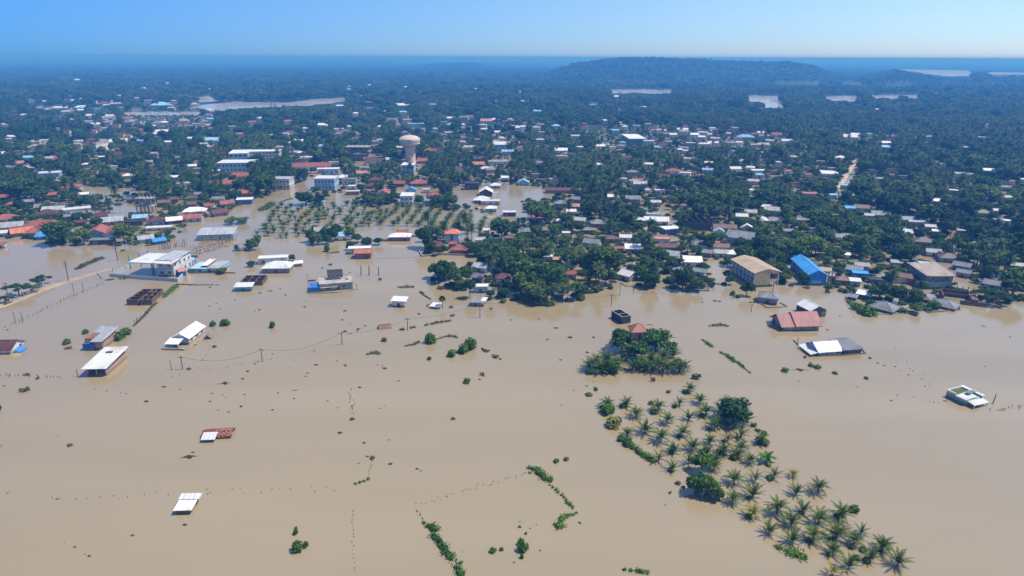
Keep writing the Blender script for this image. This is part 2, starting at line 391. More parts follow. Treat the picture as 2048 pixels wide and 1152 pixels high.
FIELD = paint('wet_field', (0.08, 0.095, 0.045), 0.9, 0.3, 0.02)
for i, pl in enumerate(LAKES):
    cy_ = sum(p[1] for p in pl) / len(pl)
    ext = 10.0 / mpp(1024, cy_) * 0.3
    q = [(x, y + (ext if y >= cy_ else -0.3)) for x, y in pl]
    fld = i == 13
    if not fld:                                        # ragged shores
        rq = random.Random(i); q2 = []
        for j in range(len(q)):
            (x0, y0), (x1, y1) = q[j], q[(j + 1) % len(q)]; n = max(1, int(abs(x1 - x0) / 14))
            for k in range(n):
                t = k / n; q2.append((x0 + (x1 - x0) * t + rq.uniform(-5, 5), y0 + (y1 - y0) * t + rq.uniform(-1.3, 1.3)))
        q = q2
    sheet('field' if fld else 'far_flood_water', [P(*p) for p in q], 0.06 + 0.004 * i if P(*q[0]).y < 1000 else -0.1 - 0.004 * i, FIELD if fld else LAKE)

# sand-coloured road, just under or above the flood
SAND = paint('sandy_road', (0.47, 0.36, 0.24), 0.8, 0.25, 0.15)
def ribbon(name, pts, z, mat, crown=0.0):
    L_, R_ = [], []
    for i, (x, y, w) in enumerate(pts):
        c = P(x, y)
        a = P(*pts[max(0, i - 1)][:2]); b = P(*pts[min(len(pts) - 1, i + 1)][:2])
        d = (b - a).normalized(); n = Vector((-d.y, d.x, 0)) * w / 2
        L_.append(c + n); R_.append(c - n)
    mb = MB()
    for i in range(len(pts) - 1):
        mb.face([(L_[i].x, L_[i].y, -0.05), (P(*pts[i][:2]).x, P(*pts[i][:2]).y, z + crown), (P(*pts[i + 1][:2]).x, P(*pts[i + 1][:2]).y, z + crown), (L_[i + 1].x, L_[i + 1].y, -0.05)])
        mb.face([(P(*pts[i][:2]).x, P(*pts[i][:2]).y, z + crown), (R_[i].x, R_[i].y, -0.05), (R_[i + 1].x, R_[i + 1].y, -0.05), (P(*pts[i + 1][:2]).x, P(*pts[i + 1][:2]).y, z + crown)])
    o = mb.build(name, mat)
    for p in o.data.polygons:
        if p.normal.z < 0: o.data.flip_normals(); break
    return tag(o, kind='structure')
ribbon('road', [(-60, 622, 9), (0, 612, 9), (40, 596, 8.0), (90, 577, 7), (140, 561, 6), (190, 546, 4.5), (225, 537, 3.0)], 0.05, SAND, 0.03)
ribbon('road', [(1672, 380, 5), (1690, 352, 5), (1712, 320, 5)], 0.3, SAND, 0.05)

# air
hz_m = bpy.data.materials.new('haze'); hz_m.use_nodes = True; hn = hz_m.node_tree; hn.nodes.clear()
ho = hn.nodes.new('ShaderNodeOutputMaterial'); ad = hn.nodes.new('ShaderNodeAddShader')
for i, hd in enumerate(HAZE):          # fine blue air and a paler, forward-scattering haze, both of even density
    pv = hn.nodes.new('ShaderNodeVolumePrincipled')
    pv.inputs['Color'].default_value = (*hd['color'], 1); pv.inputs['Density'].default_value = hd['density']
    pv.inputs['Anisotropy'].default_value = hd['aniso']; pv.inputs['Absorption Color'].default_value = (*hd['absorb'], 1); pv.inputs['Density Attribute'].default_value = ''
    hn.links.new(pv.outputs['Volume'], ad.inputs[i])
hn.links.new(ad.outputs[0], ho.inputs['Volume'])
try: hz_m.cycles.homogeneous_volume = True
except Exception as e: print('homog', e)
mb = MB(); mb.box(-RFAR * 1.3, RFAR * 1.3, -400, RFAR + 50, -3.0, 88.0)
tag(mb.build('haze', hz_m), kind='stuff')
# ------------------------------------------------------------------ places used in labels
LMARK = [(820, 305, 'the water tower'), (1505, 545, 'the yellow school'), (1620, 550, 'the blue hall'), (315, 530, 'the canopy building'),
         (560, 530, 'the white hip-roofed house'), (667, 570, 'the solar-panel house'), (722, 500, 'the orange-roofed house'), (800, 475, 'the wide white-roofed house'),
         (905, 485, 'the red-roofed cluster'), (1258, 555, 'the white gabled house'), (1376, 568, 'the palm-shaded grey house'), (1876, 555, 'the two-storey house'),
         (1930, 605, 'the brick ruin'), (1600, 640, 'the red-roofed barn'), (1765, 615, 'the grey hip-roofed house'), (500, 315, 'the white school blocks'),
         (650, 365, 'the white columned building'), (715, 305, 'the concrete frame'), (600, 440, 'the orchard near side'), (850, 435, 'the orchard far side'), (970, 388, 'the flooded pond'),
         (437, 470, 'the long pale blue shed'), (410, 492, 'the bamboo stake pen'), (84, 445, 'the big red-roofed house'), (215, 462, 'the twin red gables'),
         (385, 430, 'the red and white roofs'), (157, 420, 'the white flat-roofed house'), (1480, 485, 'the big grey shed'), (1400, 455, 'the dark roofless frame'),
         (1346, 462, 'the long blue hut'), (1690, 350, 'the dry road'), (960, 570, 'the white-fronted grey house'), (1005, 557, 'the dark red hip roof'), (1090, 590, 'the front palm clump'),
         (1143, 550, 'the small red hip roof'), (310, 232, 'the flooded town yard'), (1150, 250, 'the far town row'), (1320, 285, 'the wet market field'), (620, 325, 'the long red roof'), (1120, 380, 'the dark red ruin'),
         (1845, 485, 'the brown hip roof'), (2000, 445, 'the white flat roof'), (575, 243, 'the red pagoda roof'), (817, 335, 'the pale blue tower house'), (200, 375, 'the brown flooded field'),
         (1284, 182, 'the narrow far lake'), (1660, 197, 'the far ponds'), (530, 208, 'the long far lake'), (1280, 370, 'the porched red roof'), (1650, 350, 'the roadside white shed'), (960, 305, 'the white cube houses'), (1340, 345, 'the red and white row')]
def rel(x, y):
    best = min(LMARK, key=lambda l: (l[0] - x) ** 2 + (2.2 * (l[1] - y)) ** 2)
    dx, dy = x - best[0], 2.2 * (y - best[1]); d = math.hypot(dx, dy)
    far = 'close ' if d < 45 else ('' if d < 110 else 'well ')
    w = ('right of' if dx > 0 else 'left of') if abs(dx) > abs(dy) else ('behind' if dy < 0 else 'before')
    if far == 'close ': far = 'just '
    return f'{far}{w} {best[2]}'

# ------------------------------------------------------------------ buildings
KEEP = []
def keep_rect(x0, y0, x1, y1, g, rad, soft=.35): KEEP.append((x0, y0, x1, y1, g[0], g[1], rad, soft))
def foot(A, B, C):
    """rectangle on the water line from three corner pixels: A-B the front, B-C the right side"""
    a, b, c = P(*A), P(*B), P(*C)
    u = (b - a); L = u.length; u.normalize(); n = Vector((-u.y, u.x, 0))
    W = (c - b).dot(n); sg = 1 if W > 0 else -1; W = abs(W)
    ctr = (a + b) / 2 + n * sg * W / 2
    return ctr, math.atan2(u.y, u.x), L, W
UNIT_WIN = {}
def window_meshes():
    mb = MB(); t = .08                               # frame of a 1 x 1 m window in the XZ plane, facing -Y
    for q in ((-.5, .5, .5 - t, .5), (-.5, .5, -.5, -.5 + t), (-.5, -.5 + t, -.5 + t, .5 - t), (.5 - t, .5, -.5 + t, .5 - t), (-.03, .03, -.5 + t, .5 - t)):
        mb.box(q[0], q[1], -.07, 0, q[2], q[3])
    UNIT_WIN['frame'] = mb.mesh('window_frame', [FRAMEM])
    mb = MB(); mb.box(-.45, .45, -.03, .04, -.45, .45); UNIT_WIN['pane'] = mb.mesh('pane', [GLASS])
    mb = MB(); mb.box(-.5, .5, -.06, .03, 0, 1); UNIT_WIN['door'] = mb.mesh('door', [DOORM])
window_meshes()
def add_window(root, x, y, z, w, h, rz=0.0):
    f = inst('window', UNIT_WIN['frame'], root, (x, y, z), rz, (w, 1, h)); inst('pane', UNIT_WIN['pane'], f)
def add_door(root, x, y, w, top, rz=0.0):
    inst('door', UNIT_WIN['door'], root, (x, y, -1.2), rz, (w, 1, top + 1.2))
def roof_mb(form, L, W, h, o=.5, pitch=.5, th=.12):
    mb = MB(); x, y = L / 2, W / 2; rise = pitch * y; drop = rise * o / y
    if form == 'gable':
        for s in (-1, 1):
            q = [(-x - o, s * (y + o), h - drop + .03), (x + o, s * (y + o), h - drop + .03), (x + o, 0, h + rise + .03), (-x - o, 0, h + rise + .03)]
            if s > 0: q = q[::-1]
            mb.slab([(a, b, c + th) for a, b, c in q], th)
        mb.box(-x - o, x + o, -.14, .14, h + rise + th - .02, h + rise + th + .07)
    elif form == 'hip':
        X_, Y_ = x + o, y + o; r = max(0.0, x - y) if x > y else 0.0; e = h - drop + .03; t = h + rise + .03 if x >= y else h + pitch * x
        ry = 0.0 if x >= y else (y - x)
        bx = [(-X_, -Y_), (X_, -Y_), (X_, Y_), (-X_, Y_)]
        lo = [(a, b, e) for a, b in bx]; hi = [(a, b, e + th) for a, b in bx]
        if x >= y: R1, R2 = (-r, 0, t + th), (r, 0, t + th)
        else: R1, R2 = (0, -ry, t + th), (0, ry, t + th)
        if x >= y:
            mb.face([hi[0], hi[1], R2, R1]); mb.face([hi[2], hi[3], R1, R2]); mb.face([hi[1], hi[2], R2]); mb.face([hi[3], hi[0], R1])
        else:
            mb.face([hi[0], hi[1], R1]); mb.face([hi[2], hi[3], R2]); mb.face([hi[1], hi[2], R2, R1]); mb.face([hi[3], hi[0], R1, R2])
        for i in range(4):
            j = (i + 1) % 4; mb.face([lo[i], lo[j], hi[j], hi[i]])
        mb.face(lo[::-1])
        for p, q in ((hi[0], R1), (hi[1], R2 if x >= y else R1), (hi[2], R2), (hi[3], R1 if x >= y else R2), (R1, R2)):
            if (Vector(p) - Vector(q)).length > .3: mb.tube(p, q, .1, n=4)
    elif form == 'flat':
        mb.box(-x - .25, x + .25, -y - .25, y + .25, h + .002, h + .2)
        for a in ((-x - .25, x + .25, -y - .25, -y - .08), (-x - .25, x + .25, y + .08, y + .25), (-x - .25, -x - .08, -y - .08, y + .08), (x + .08, x + .25, -y - .08, y + .08)):
            mb.box(*a, h + .2, h + .38)
    elif form == 'shed':                     # low edge towards the front
        d = .1 * W
        mb.slab([(-x - o, -y - o, h + .03 + th), (x + o, -y - o, h + .03 + th), (x + o, y + o, h + d * 2 + th), (-x - o, y + o, h + d * 2 + th)], th)
    return mb
def wall_mb(form, L, W, h, pitch=.5):
    mb = MB(); x, y = L / 2, W / 2
    mb.box(-x, x, -y, y, -1.7, h)
    if form == 'gable':
        r = pitch * y
        n = len(mb.v); mb.v += [(-x, -y, h), (-x, y, h), (-x, 0, h + r), (x, -y, h), (x, y, h), (x, 0, h + r)]
        for f in ((n, n + 2, n + 1), (n + 3, n + 4, n + 5), (n, n + 3, n + 5, n + 2), (n + 1, n + 2, n + 5, n + 4)): mb.f.append(f); mb.m.append(0)
    if form == 'shed':
        d = .1 * W
        mb.face([(-x, -y, h), (-x, y, h + d * 1.75), (-x, y, h)]); mb.face([(x, -y, h), (x, y, h), (x, y, h + d * 1.75)]); mb.face([(x, y, h), (-x, y, h), (-x, y, h + d * 1.75), (x, y, h + d * 1.75)])
    return mb
def house(name, ctr, yaw, L, W, h, form, rc, wc, label, cat='house', group=None, win=2, pitch=.5, o=.5, at=None, gable_y=False, door=True, storeys=1):
    """walls, roof, windows and a door round an Empty at the water line; gable_y turns the ridge towards the front"""
    root = empty(name, ctr, yaw)
    if gable_y:
        wl = wall_mb('gable', W, L, h, pitch).build('wall', wallm(wc), root, rz=math.pi / 2); rf = roof_mb('gable', W, L, h, o, pitch).build('roof', roofm(rc), root, rz=math.pi / 2)
    else:
        wl = wall_mb(form, L, W, h, pitch).build('wall', wallm(wc), root); rf = roof_mb(form, L, W, h, o, pitch).build('roof', roofm(rc), root)
    if win:
        for st in range(storeys):
            zc = (h / storeys) * (st + .5) if storeys > 1 else max(.45, h * .5); wh = min(1.2, h / storeys * .5)
            nf = max(1, min(7, int(L / 3.2)))
            for i in range(nf):
                x = -L / 2 + L * (i + .5) / nf
                if door and st == 0 and i == nf // 2: add_door(root, x, -W / 2, 1.0, max(.7, h * .62)); continue
                add_window(root, x, -W / 2, zc, min(1.3, L / nf * .5), wh)
            ns = max(1, min(4, int(W / 3.5)))
            for s in (1, -1):
                if win < 2: continue
                for i in range(ns):
                    add_window(root, s * L / 2, -W / 2 + W * (i + .5) / ns, zc, min(1.2, W / ns * .5), wh, s * math.pi / 2)
    tag(root, label, cat, group, at=at)
    return root
STUFFW = 0; FARB = []
WORDS = {'grey': 'grey', 'ltblue': 'pale blue', 'pale': 'pale grey', 'darkred': 'dark red', 'dark': 'dark', 'pinkbrick': 'pink brick', 'brightblue': 'bright blue', 'cream': 'cream', 'rust': 'rusty'}
def wd(k): return WORDS.get(k, k)
def H(x, y, w, form, rc, wc, r=.75, yaw=0, h=2.0, label=None, pitch=.5, group='houses of the flooded village', st=1, soft=.75, o=.45):
    """house whose visible width is w pixels, standing at water-line pixel (x, y)"""
    m = mpp(x, y); a = math.radians(yaw); Wm = w * m
    L = Wm / (abs(math.cos(a)) + r * abs(math.sin(a))); Wd = L * r
    L = max(2.5, L - 2 * o * .8); Wd = max(2.2, Wd - 2 * o * .6)
    p = P(x, y); view = math.atan2(p.x, p.y); yw = a - view * .55
    ctr = p + Vector((p.x, p.y, 0)).normalized() * (Wd * .5 * abs(math.cos(a)) + L * .5 * abs(math.sin(a)))
    gy = form == 'gabley'
    top = h + (pitch * (L if gy else Wd) / 2 if form in ('gable', 'gabley', 'hip') else .3)
    yt = to_px((ctr.x, ctr.y, top))[1]
    keep_rect(x - w / 2, yt, x + w / 2, y, ctr, max(L, Wd) * .5, soft)
    fw = {'gable': 'gabled', 'gabley': 'gable-fronted', 'hip': 'hip-roofed', 'flat': 'flat-roofed', 'shed': 'lean-to roofed'}[form]
    lb = label or (f'{wd(rc)} {fw} house {rel(x, y)}')
    if w < STUFFW:
        q = 'gable' if gy else form
        for part, mt in ((wall_mb(q, L, Wd, h, pitch), wallm(wc)), (roof_mb(q, L, Wd, h, o, pitch), roofm(rc))):
            FARB.append((part, mt, ctr, yw))
        return None
    tiny = w < 17
    if tiny:
        root = empty('house', ctr, yw); q = 'gable' if gy else form
        wall_mb(q, L, Wd, h, pitch).build('wall', wallm(wc), root); roof_mb(q, L, Wd, h, o, pitch).build('roof', roofm(rc), root)
        tag(root, lb, 'house', group, at=(x, y)); return root
    return house('house', ctr, yw, L, Wd, h, 'gable' if gy else form, rc, wc, lb, 'house', group, 2 if w > 26 else 1, pitch, o, (x, y), gy, True, st)

def comp_wall(pts, z1, mat, label, th=.2, cat='wall', name='compound_wall', posts=0):
    w = [P(*p) for p in pts]
    if posts:
        root = empty(name, w[0]); mb = MB(); mb.wall([(p - w[0]) for p in w], th, -1.5, z1); mb.build('wall_panel', mat, root)
        q = MB(); q.box(-th * .8, th * .8, -th * .8, th * .8, -1.5, z1 + .25); me = q.mesh('wall_post', [mat])
        for i in range(len(w) - 1):
            d = w[i + 1] - w[i]; n = max(1, int(d.length / posts))
            for k in range(n): inst('post', me, root, (w[i] - w[0]) + d * k / n, math.atan2(d.y, d.x))
        return tag(root, label, cat)
    mb = MB(); mb.wall([(p - w[0]) for p in w], th, -1.5, z1)
    return tag(mb.build(name, mat, None, w[0]), label, cat)

# --- long white school and offices behind the trees, storeys with rows of windows
def block(name, A, B, C, top, storeys, rc, wc, label, cat='building', bays=8, nwin=True, colonnade=False, form='flat', pitch=.3):
    ctr, yaw, L, W = foot(A, B, C); h = hz(*B, top) if top > 30 else top
    root = empty(name, ctr, yaw)
    wall_mb(form, L, W, h, pitch).build('wall', wallm(wc), root)
    roof_mb(form, L, W, h, .6, pitch).build('roof', roofm(rc), root)
    sh = h / storeys
    for st in range(storeys):
        for i in range(bays):
            x = -L / 2 + L * (i + .5) / bays
            add_window(root, x, -W / 2, sh * (st + .52), L / bays * .6, sh * .5)
        nb = max(1, int(W / 3.5))
        for i in range(nb):
            for s in (1, -1): add_window(root, s * L / 2, -W / 2 + W * (i + .5) / nb, sh * (st + .52), W / nb * .5, sh * .5, s * math.pi / 2)
        if st:
            mb = MB(); mb.box(-L / 2 - .3, L / 2 + .3, -W / 2 - .35, -W / 2 - .003, sh * st - .12, sh * st + .05); mb.build('ledge', wallm(wc), root)
    pa, pb = to_px(ctr + Vector((0, 0, 0))), None
    keep_rect(min(A[0], B[0]), to_px((ctr.x, ctr.y, h))[1] - 2, max(A[0], B[0], C[0]), max(A[1], B[1]), ctr, max(L, W) * .55, .3)
    tag(root, label, cat, at=(B[0], B[1])); return root

# ================= buildings standing in the open flood =================
def water_tower():
    x, y = 821, 323; p = P(x, y); m = mpp(x, y); h = hz(x, y, 269); z = lambda yy: hz(x, y, yy)
    R, r = 20.5 * m, 10.2 * m
    root = empty('water_tower', p); tm = paint('tower_render', (0.66, 0.56, 0.48), .8, .2, .3)
    mb = MB(); mb.lathe([(r * 1.02, -1.5), (r, z(300)), (r * 1.0, z(296))], 28); mb.build('shaft', tm, root)
    mb = MB(); mb.lathe([(r * 1.0, z(296)), (r * 1.15, z(293)), (R * .9, z(288.5)), (R, z(287)), (R, z(284.5))], 32); mb.build('bowl', tm, root)
    mb = MB(); mb.lathe([(R * .94, z(284.5)), (R * .94, z(282)), (R * 1.01, z(281.5)), (R * 1.01, z(277)), (R * .97, z(276.5))], 32); mb.build('tank_rim', tm, root)
    mb = MB(); mb.lathe([(R * .97, z(276.5)), (R * .8, z(273.5)), (R * .45, z(271)), (R * .1, z(270)), (R * .1, z(267.5)), (0.05, z(267))], 32); mb.build('dome', tm, root)
    for k in range(3):
        add_window(root, 0, -r - .01, 3 + k * 4.0, .9, 1.3)
    KEEP.append((786, 265, 856, 322, p.x, p.y, R, .0))
    tag(root, 'beige concrete water tower with a wide domed bowl above the trees', 'water tower')
water_tower()

def school():
    A, B, C = (1464, 546), (1507, 573.5), (1537, 571.5)
    ctr, yaw, L, W = foot(A, B, C); h = hz(*B, 545); root = empty('school', ctr, yaw)
    # in this frame x runs along the long side from far (-) to near (+); the long side faces -y
    wl = wall_mb('flat', L, W, h - .02).build('wall', wallm('white'), root)
    mb = MB(); mb.box(L / 2 + .003, L / 2 + .06, -W / 2 + .5, W / 2 - .3, -1.5, h - .3); mb.build('end_panel', wallm('yellow'), root)
    mb = MB()                                          # low-pitched tan roof that also covers the veranda behind
    x, y0, y1 = L / 2 + 1.0, -W / 2 - .9, W / 2 + 4.2; ym = (y0 + y1) / 2
    mb.slab([(-x, y0, h), (x, y0, h), (x, ym, h + 1.5), (-x, ym, h + 1.5)], .16); mb.slab([(-x, ym, h + 1.5), (x, ym, h + 1.5), (x, y1, h), (-x, y1, h)], .16)
    mb.face([(x - .05, y0 + .3, h - .15), (x - .05, y1 - .3, h - .15), (x - .05, ym, h + 1.3)]); mb.face([(-x + .05, y0 + .3, h - .15), (-x + .05, ym, h + 1.3), (-x + .05, y1 - .3, h - .15)])
    mb.build('roof', roofm('tan'), root)
    n = 6
    for st in range(2):
        z = h * (.27 if st == 0 else .76)
        for i in range(n):
            add_window(root, -L / 2 + L * (i + .5) / n, -W / 2, z, L / n * .56, h * .26)
        mb = MB(); mb.box(-L / 2, L / 2, -W / 2 - .05, -W / 2 - .003, h * (.40 if st == 0 else .52), h * (.52 if st == 0 else .60)); mb.build('blue_band', wallm('blue'), root)
    mb = MB(); mb.box(-L / 2, L / 2, -W / 2 - .05, -W / 2 - .003, -1.4, h * .13); mb.build('blue_band', wallm('blue'), root)
    for i in range(n + 1):
        x_ = -L / 2 + L * i / n; mb = MB(); mb.box(x_ - .2, x_ + .2, -W / 2 - .22, -W / 2 - .06, -1.5, h - .1); mb.build('pilaster', wallm('white'), root)
    mb = MB(); mb.box(-L / 2, L / 2, W / 2 + .003, W / 2 + 3.2, h * .47, h * .52); mb.build('veranda_floor', CONC, root)
    for i in range(5):
        x_ = -L / 2 + .3 + (L - .6) * i / 4; mb = MB(); mb.box(x_ - .16, x_ + .16, W / 2 + 3.3, W / 2 + 3.6, -1.5, h - .2); mb.build('column', wallm('white'), root)
    mb = MB(); mb.box(-L / 2, L / 2, W / 2 + 3.15, W / 2 + 3.25, h * .53, h * .68); mb.build('railing', wallm('white'), root)
    keep_rect(1460, 516, 1552, 574, ctr, L * .62, .1)
    tag(root, 'two-storey school with yellow end wall, blue windows and tan roof', 'school', at=(1505, 545))
school()
def blue_hall():
    A, B, C = (1581, 536), (1615, 569.5), (1647, 567.5)
    ctr, yaw, L, W = foot(A, B, C); h = hz(*B, 549); root = empty('blue_hall', ctr, yaw)
    p = .52
    wall_mb('gable', L, W, h, p).build('wall', wallm('brightblue'), root); roof_mb('gable', L, W, h, .45, p).build('roof', roofm('blue'), root)
    n = 5
    for i in range(n): add_window(root, -L / 2 + L * (i + .5) / n, -W / 2, h * .55, 1.3, 1.5)
    mb = MB(); mb.box(L / 2 + .003, L / 2 + .05, -1.9, 1.6, .5, 1.7); mb.build('end_shutter', paint('pale_shutter', (.25, .5, .85), .6), root)
    
    for s_ in (-1, 1): mb = MB(); mb.box(L / 2 - .04, L / 2 + .04, s_ * (W / 2 - .07) - .13, s_ * (W / 2 - .07) + .13, -1, h); mb.build('corner_trim', wallm('blue'), root)
    keep_rect(1580, 520, 1650, 570, ctr, L * .55, .15)
    tag(root, 'long bright blue hall with a blue gabled metal roof', 'hall', at=(1620, 550))
blue_hall()

def canopy_building():
    # roof slab corners in the photo, then the two-storey block at its right end and the walled yard
    zc = hz(258, 556, 525)
    q = [P(256, 524, zc), P(342, 528, zc), P(372, 507, zc), P(297, 506, zc)]
    c = sum(q, Vector()) / 4; c.z = 0
    root = empty('canopy_building', c)
    mb = MB(); mb.slab([p - c for p in q], .35); mb.build('canopy_roof', roofm('white'), root)
    ctr, yaw, L, W = foot((317, 552), (349, 553), (375, 533)); h = zc - .4
    b = MB(); x, y = L / 2, W / 2; b.box(-x, x, -y, y, -1.6, h); wl = b.build('wall', wallm('white'), root, ctr - c, yaw)
    b = MB(); b.box(-x - .3, x + .3, -y - .3, y + .3, h + .42, h + .8); b.build('block_roof', roofm('pale'), root, ctr - c, yaw)
    b = MB(); b.box(-x - .25, x + .25, -y - .25, -y - .003, h * .5, h * .56); b.build('ledge', wallm('ltblue'), root, ctr - c, yaw)
    for st in (0, 1):
        for i in range(2):
            f = inst('window', UNIT_WIN['frame'], root, ctr - c + Matrix.Rotation(yaw, 3, 'Z') @ Vector((-x + L * (i + .5) / 2, -y, h * (.26 + .5 * st))), yaw, (1.3, 1, 1.2)); inst('pane', UNIT_WIN['pane'], f)
        for i in range(4):
            f = inst('window', UNIT_WIN['frame'], root, ctr - c + Matrix.Rotation(yaw, 3, 'Z') @ Vector((x, -y + W * (i + .5) / 4, h * (.26 + .5 * st))), yaw + math.pi / 2, (1.1, 1, 1.3)); inst('pane', UNIT_WIN['pane'], f)
    for px_ in ((262, 537), (283, 532), (300, 527), (306, 545), (309, 536)):
        p = P(*px_) - c; b = MB(); b.box(-.22, .22, -.22, .22, -1.5, zc - .36); b.build('column', wallm('ltblue'), root, p)
    tag(root, 'white canopy-roofed building with a two-storey white block at its right end', 'building', at=(315, 530))
    comp_wall([(221, 553), (288, 559), (356, 563.5), (377, 541)], 1.3, paint('wall_bluegrey', (.42, .52, .62), .8), 'low blue-grey wall round the yard of the canopy building')
    comp_wall([(221, 553), (258, 533), (283, 526)], 1.1, paint('wall_bluegrey', (.42, .52, .62), .8), 'low wall running back along the far side of the canopy building yard')
    comp_wall([(372, 514), (399, 515.5), (391, 524)], 1.0, CONC, 'grey walled tank just right of the canopy building')
    p = P(365, 550); m = mpp(365, 550)
    b = MB(); b.box(-7 * m, 7 * m, -2, 2.5, -1.2, 1.9); b.box(-7.6 * m, 7.6 * m, -2.3, 2.8, 1.903, 2.1, 1)
    tag(b.build('blue_shed', [wallm('blue'), roofm('pink')], None, p, .5), 'small dark blue shed beside the white two-storey block', 'shed')
    p = P(365, 531); b = MB(); n = 6
    for i in range(n):
        for j in range(4):
            f = lambda a, d: (a * 1.5 - 4.2, d * 1.4 - 2.6, 2.4 + .5 * math.sin(a * 1.9) + .4 * math.cos(d * 2.3 + a))
            b.slab([f(i, j), f(i + 1, j), f(i + 1, j + 1), f(i, j + 1)], .05)
    t = b.build('tarpaulin', TARPL, None, p, .5); tag(t, 'sagging pale blue tarpaulin behind the small dark blue shed', 'tarpaulin')
canopy_building()

# sheds and houses of the near flood
def lean_shed():
    ctr, yaw, L, W = foot((176, 751.5), (215, 750.5), (245, 716)); root = empty('open_shed', ctr, yaw)
    h = hz(176, 751.5, 735); x, y = L / 2, W / 2; wm = wallm('pinkbrick'); t = .2
    b = MB(); b.box(x - t, x, -y, y, -1.5, h * .72); b.box(-x + t, x - t, y - t, y, -1.5, h * .9); b.box(-x, -x + t, -y, y, -1.5, h * .8); b.build('wall', wm, root)
    for sx_ in (-x + .15, 0, x - .15):
        b = MB(); b.box(sx_ - .15, sx_ + .15, -y - .31, -y - .01, -1.5, h - .02); b.build('post', wallm('grey'), root)
    b = MB(); o = .9; b.slab([(-x - o, -y - 1.0, h), (x + .2 + o * .4, -y - 1.0, h), (x + .2 + o * .4, y + 1.0, h + .7), (-x - o, y + 1.0, h + .7)], .14); b.build('roof', roofm('white'), root)
    b = MB(); b.box(-x * .55, x * .15, y * .45, y * .62, h + .62, h + .72); b.build('vent', METALD, root)
    tag(root, 'open-fronted brick shed under a flat white sheet roof', 'shed')
lean_shed()
def grey_lean_house():
    ctr, yaw, L, W = foot((172, 699.5), (206.5, 699), (234, 677)); h = hz(206.5, 699, 681.5)
    root = empty('house', ctr, yaw); x, y = L / 2, W / 2
    b = MB(); b.box(-x, x, -y, y, -1.5, h - .05); b.build('wall', wallm('pinkbrick'), root)
    b = MB(); b.box(-x - .3, x * .1, -y - .7, -y - .003, -1.4, h * .78); b.build('front_panel', wallm('blue'), root)
    b = MB(); b.slab([(-x * .2, -y - .8, h), (x + .5, -y - .8, h), (x + .5, y * .3, h + .35), (-x * .2, y * .3, h + .35)], .12); b.slab([(-x - .3, y * .3 + .004, h + .36), (x + .5, y * .3 + .004, h + .36), (x + .5, y + 1.4, h + .8), (-x - .3, y + 1.4, h + .8)], .12); b.build('roof', roofm('pale'), root)
    for i in range(6):
        b = MB(); yy = -y + W * (i + .5) / 6; b.box(x + .003, x + .14, yy - .12, yy + .12, -1.4, h - .1); b.build('pilaster', wallm('pink'), root)
    b = MB(); b.box(-x + .1, -x * .25, -y + .2, y * .25, h - .04, h + .55); b.build('parapet', wallm('brick'), root)
    tag(root, 'brick house with a stepped grey sheet roof and blue front', 'house')
    comp_wall([(150, 699), (187, 667)], .25, CONC, 'half-drowned wall beside the blue-fronted brick house')
grey_lean_house()
def white_gable_house():
    ctr, yaw, L, W = foot((347, 688), (379, 689), (403.5, 665)); h = hz(379, 689, 676)
    root = empty('house', ctr, yaw)
    wall_mb('gable', W, L, h, .55).build('wall', wallm('white'), root, rz=math.pi / 2); roof_mb('gable', W, L, h, .45, .55).build('roof', roofm('white'), root, rz=math.pi / 2)
    x, y = L / 2, W / 2
    b = MB(); b.box(-x * .95, x * .95, -y - .06, -y - .003, .1, h); b.build('gable_shade_panel', wallm('ltblue'), root)  # bluish shade of the white gable, painted as a pale blue panel
    for i in range(3): add_window(root, x, -y + W * (i + .5) / 3, h * .5, 1.2, 1.2, math.pi / 2)
    b = MB(); b.slab([(-x - .6, -y - 3.6, h * .75), (x * .5, -y - 3.6, h * .75), (x * .5, -y - .08, h * 1.05), (-x - .6, -y - .08, h * 1.05)], .12); b.build('porch_roof', roofm('white'), root)
    for s in (-x - .3, x * .4): b = MB(); b.box(s - .1, s + .1, -y - 3.4, -y - 3.2, -1.4, h * .72); b.build('porch_post', wallm('white'), root)
    b = MB(); b.box(-x - 1.2, x + .8, -y - 4.3, -y - 4.0, -1.4, .55); b.build('porch_wall', wallm('white'), root)
    tag(root, 'long white gabled house with a front porch alone in the flood', 'house')
white_gable_house()
def hut(x, y, w, rc, label, h=.9, yaw=0, form='gable', wc='dark', pitch=.9, r=.8):
    m = mpp(x, y); L = w * m; W = L * r; p = P(x, y) + Vector((0, W * .4, 0)); root = empty('hut', p, math.radians(yaw))
    wall_mb(form, L - .5, W - .5, h, pitch).build('wall', wallm(wc), root); roof_mb(form, L - .5, W - .5, h, .35, pitch).build('roof', roofm(rc), root)
    return tag(root, label, 'hut', at=(x, y))
hut(415, 677, 20, 'thatch', 'small drowned thatched hut just right of the white gabled house', .2, 100)
hut(768, 658, 24, 'rust', 'collapsed rust-red hut roof lying on the flood', .1, 20, pitch=.7)
def left_edge_house():
    ctr, yaw, L, W = foot((-30, 709), (22, 708), (38, 690)); root = empty('house', ctr, yaw); h = hz(22, 708, 700)
    wall_mb('gable', L, W, h, .5).build('wall', wallm('white'), root); roof_mb('gable', L, W, h, .4, .5).build('roof', roofm('darkred'), root)
    b = MB(); b.slab([(L / 2 + .5, -W * .4, .9), (L / 2 + 2.3, -W * .4, .2), (L / 2 + 2.3, W * .1, .3), (L / 2 + .5, W * .1, 1.0)], .06); b.build('awning', TARP, root)
    add_door(root, L / 2, W * .2, 1.1, 1.2, math.pi / 2); add_window(root, 0, -W / 2, h * .5, 1.2, 1)
    tag(root, 'dark red tiled house cut off by the edge, blue awning', 'house', at=(10, 700))
left_edge_house()
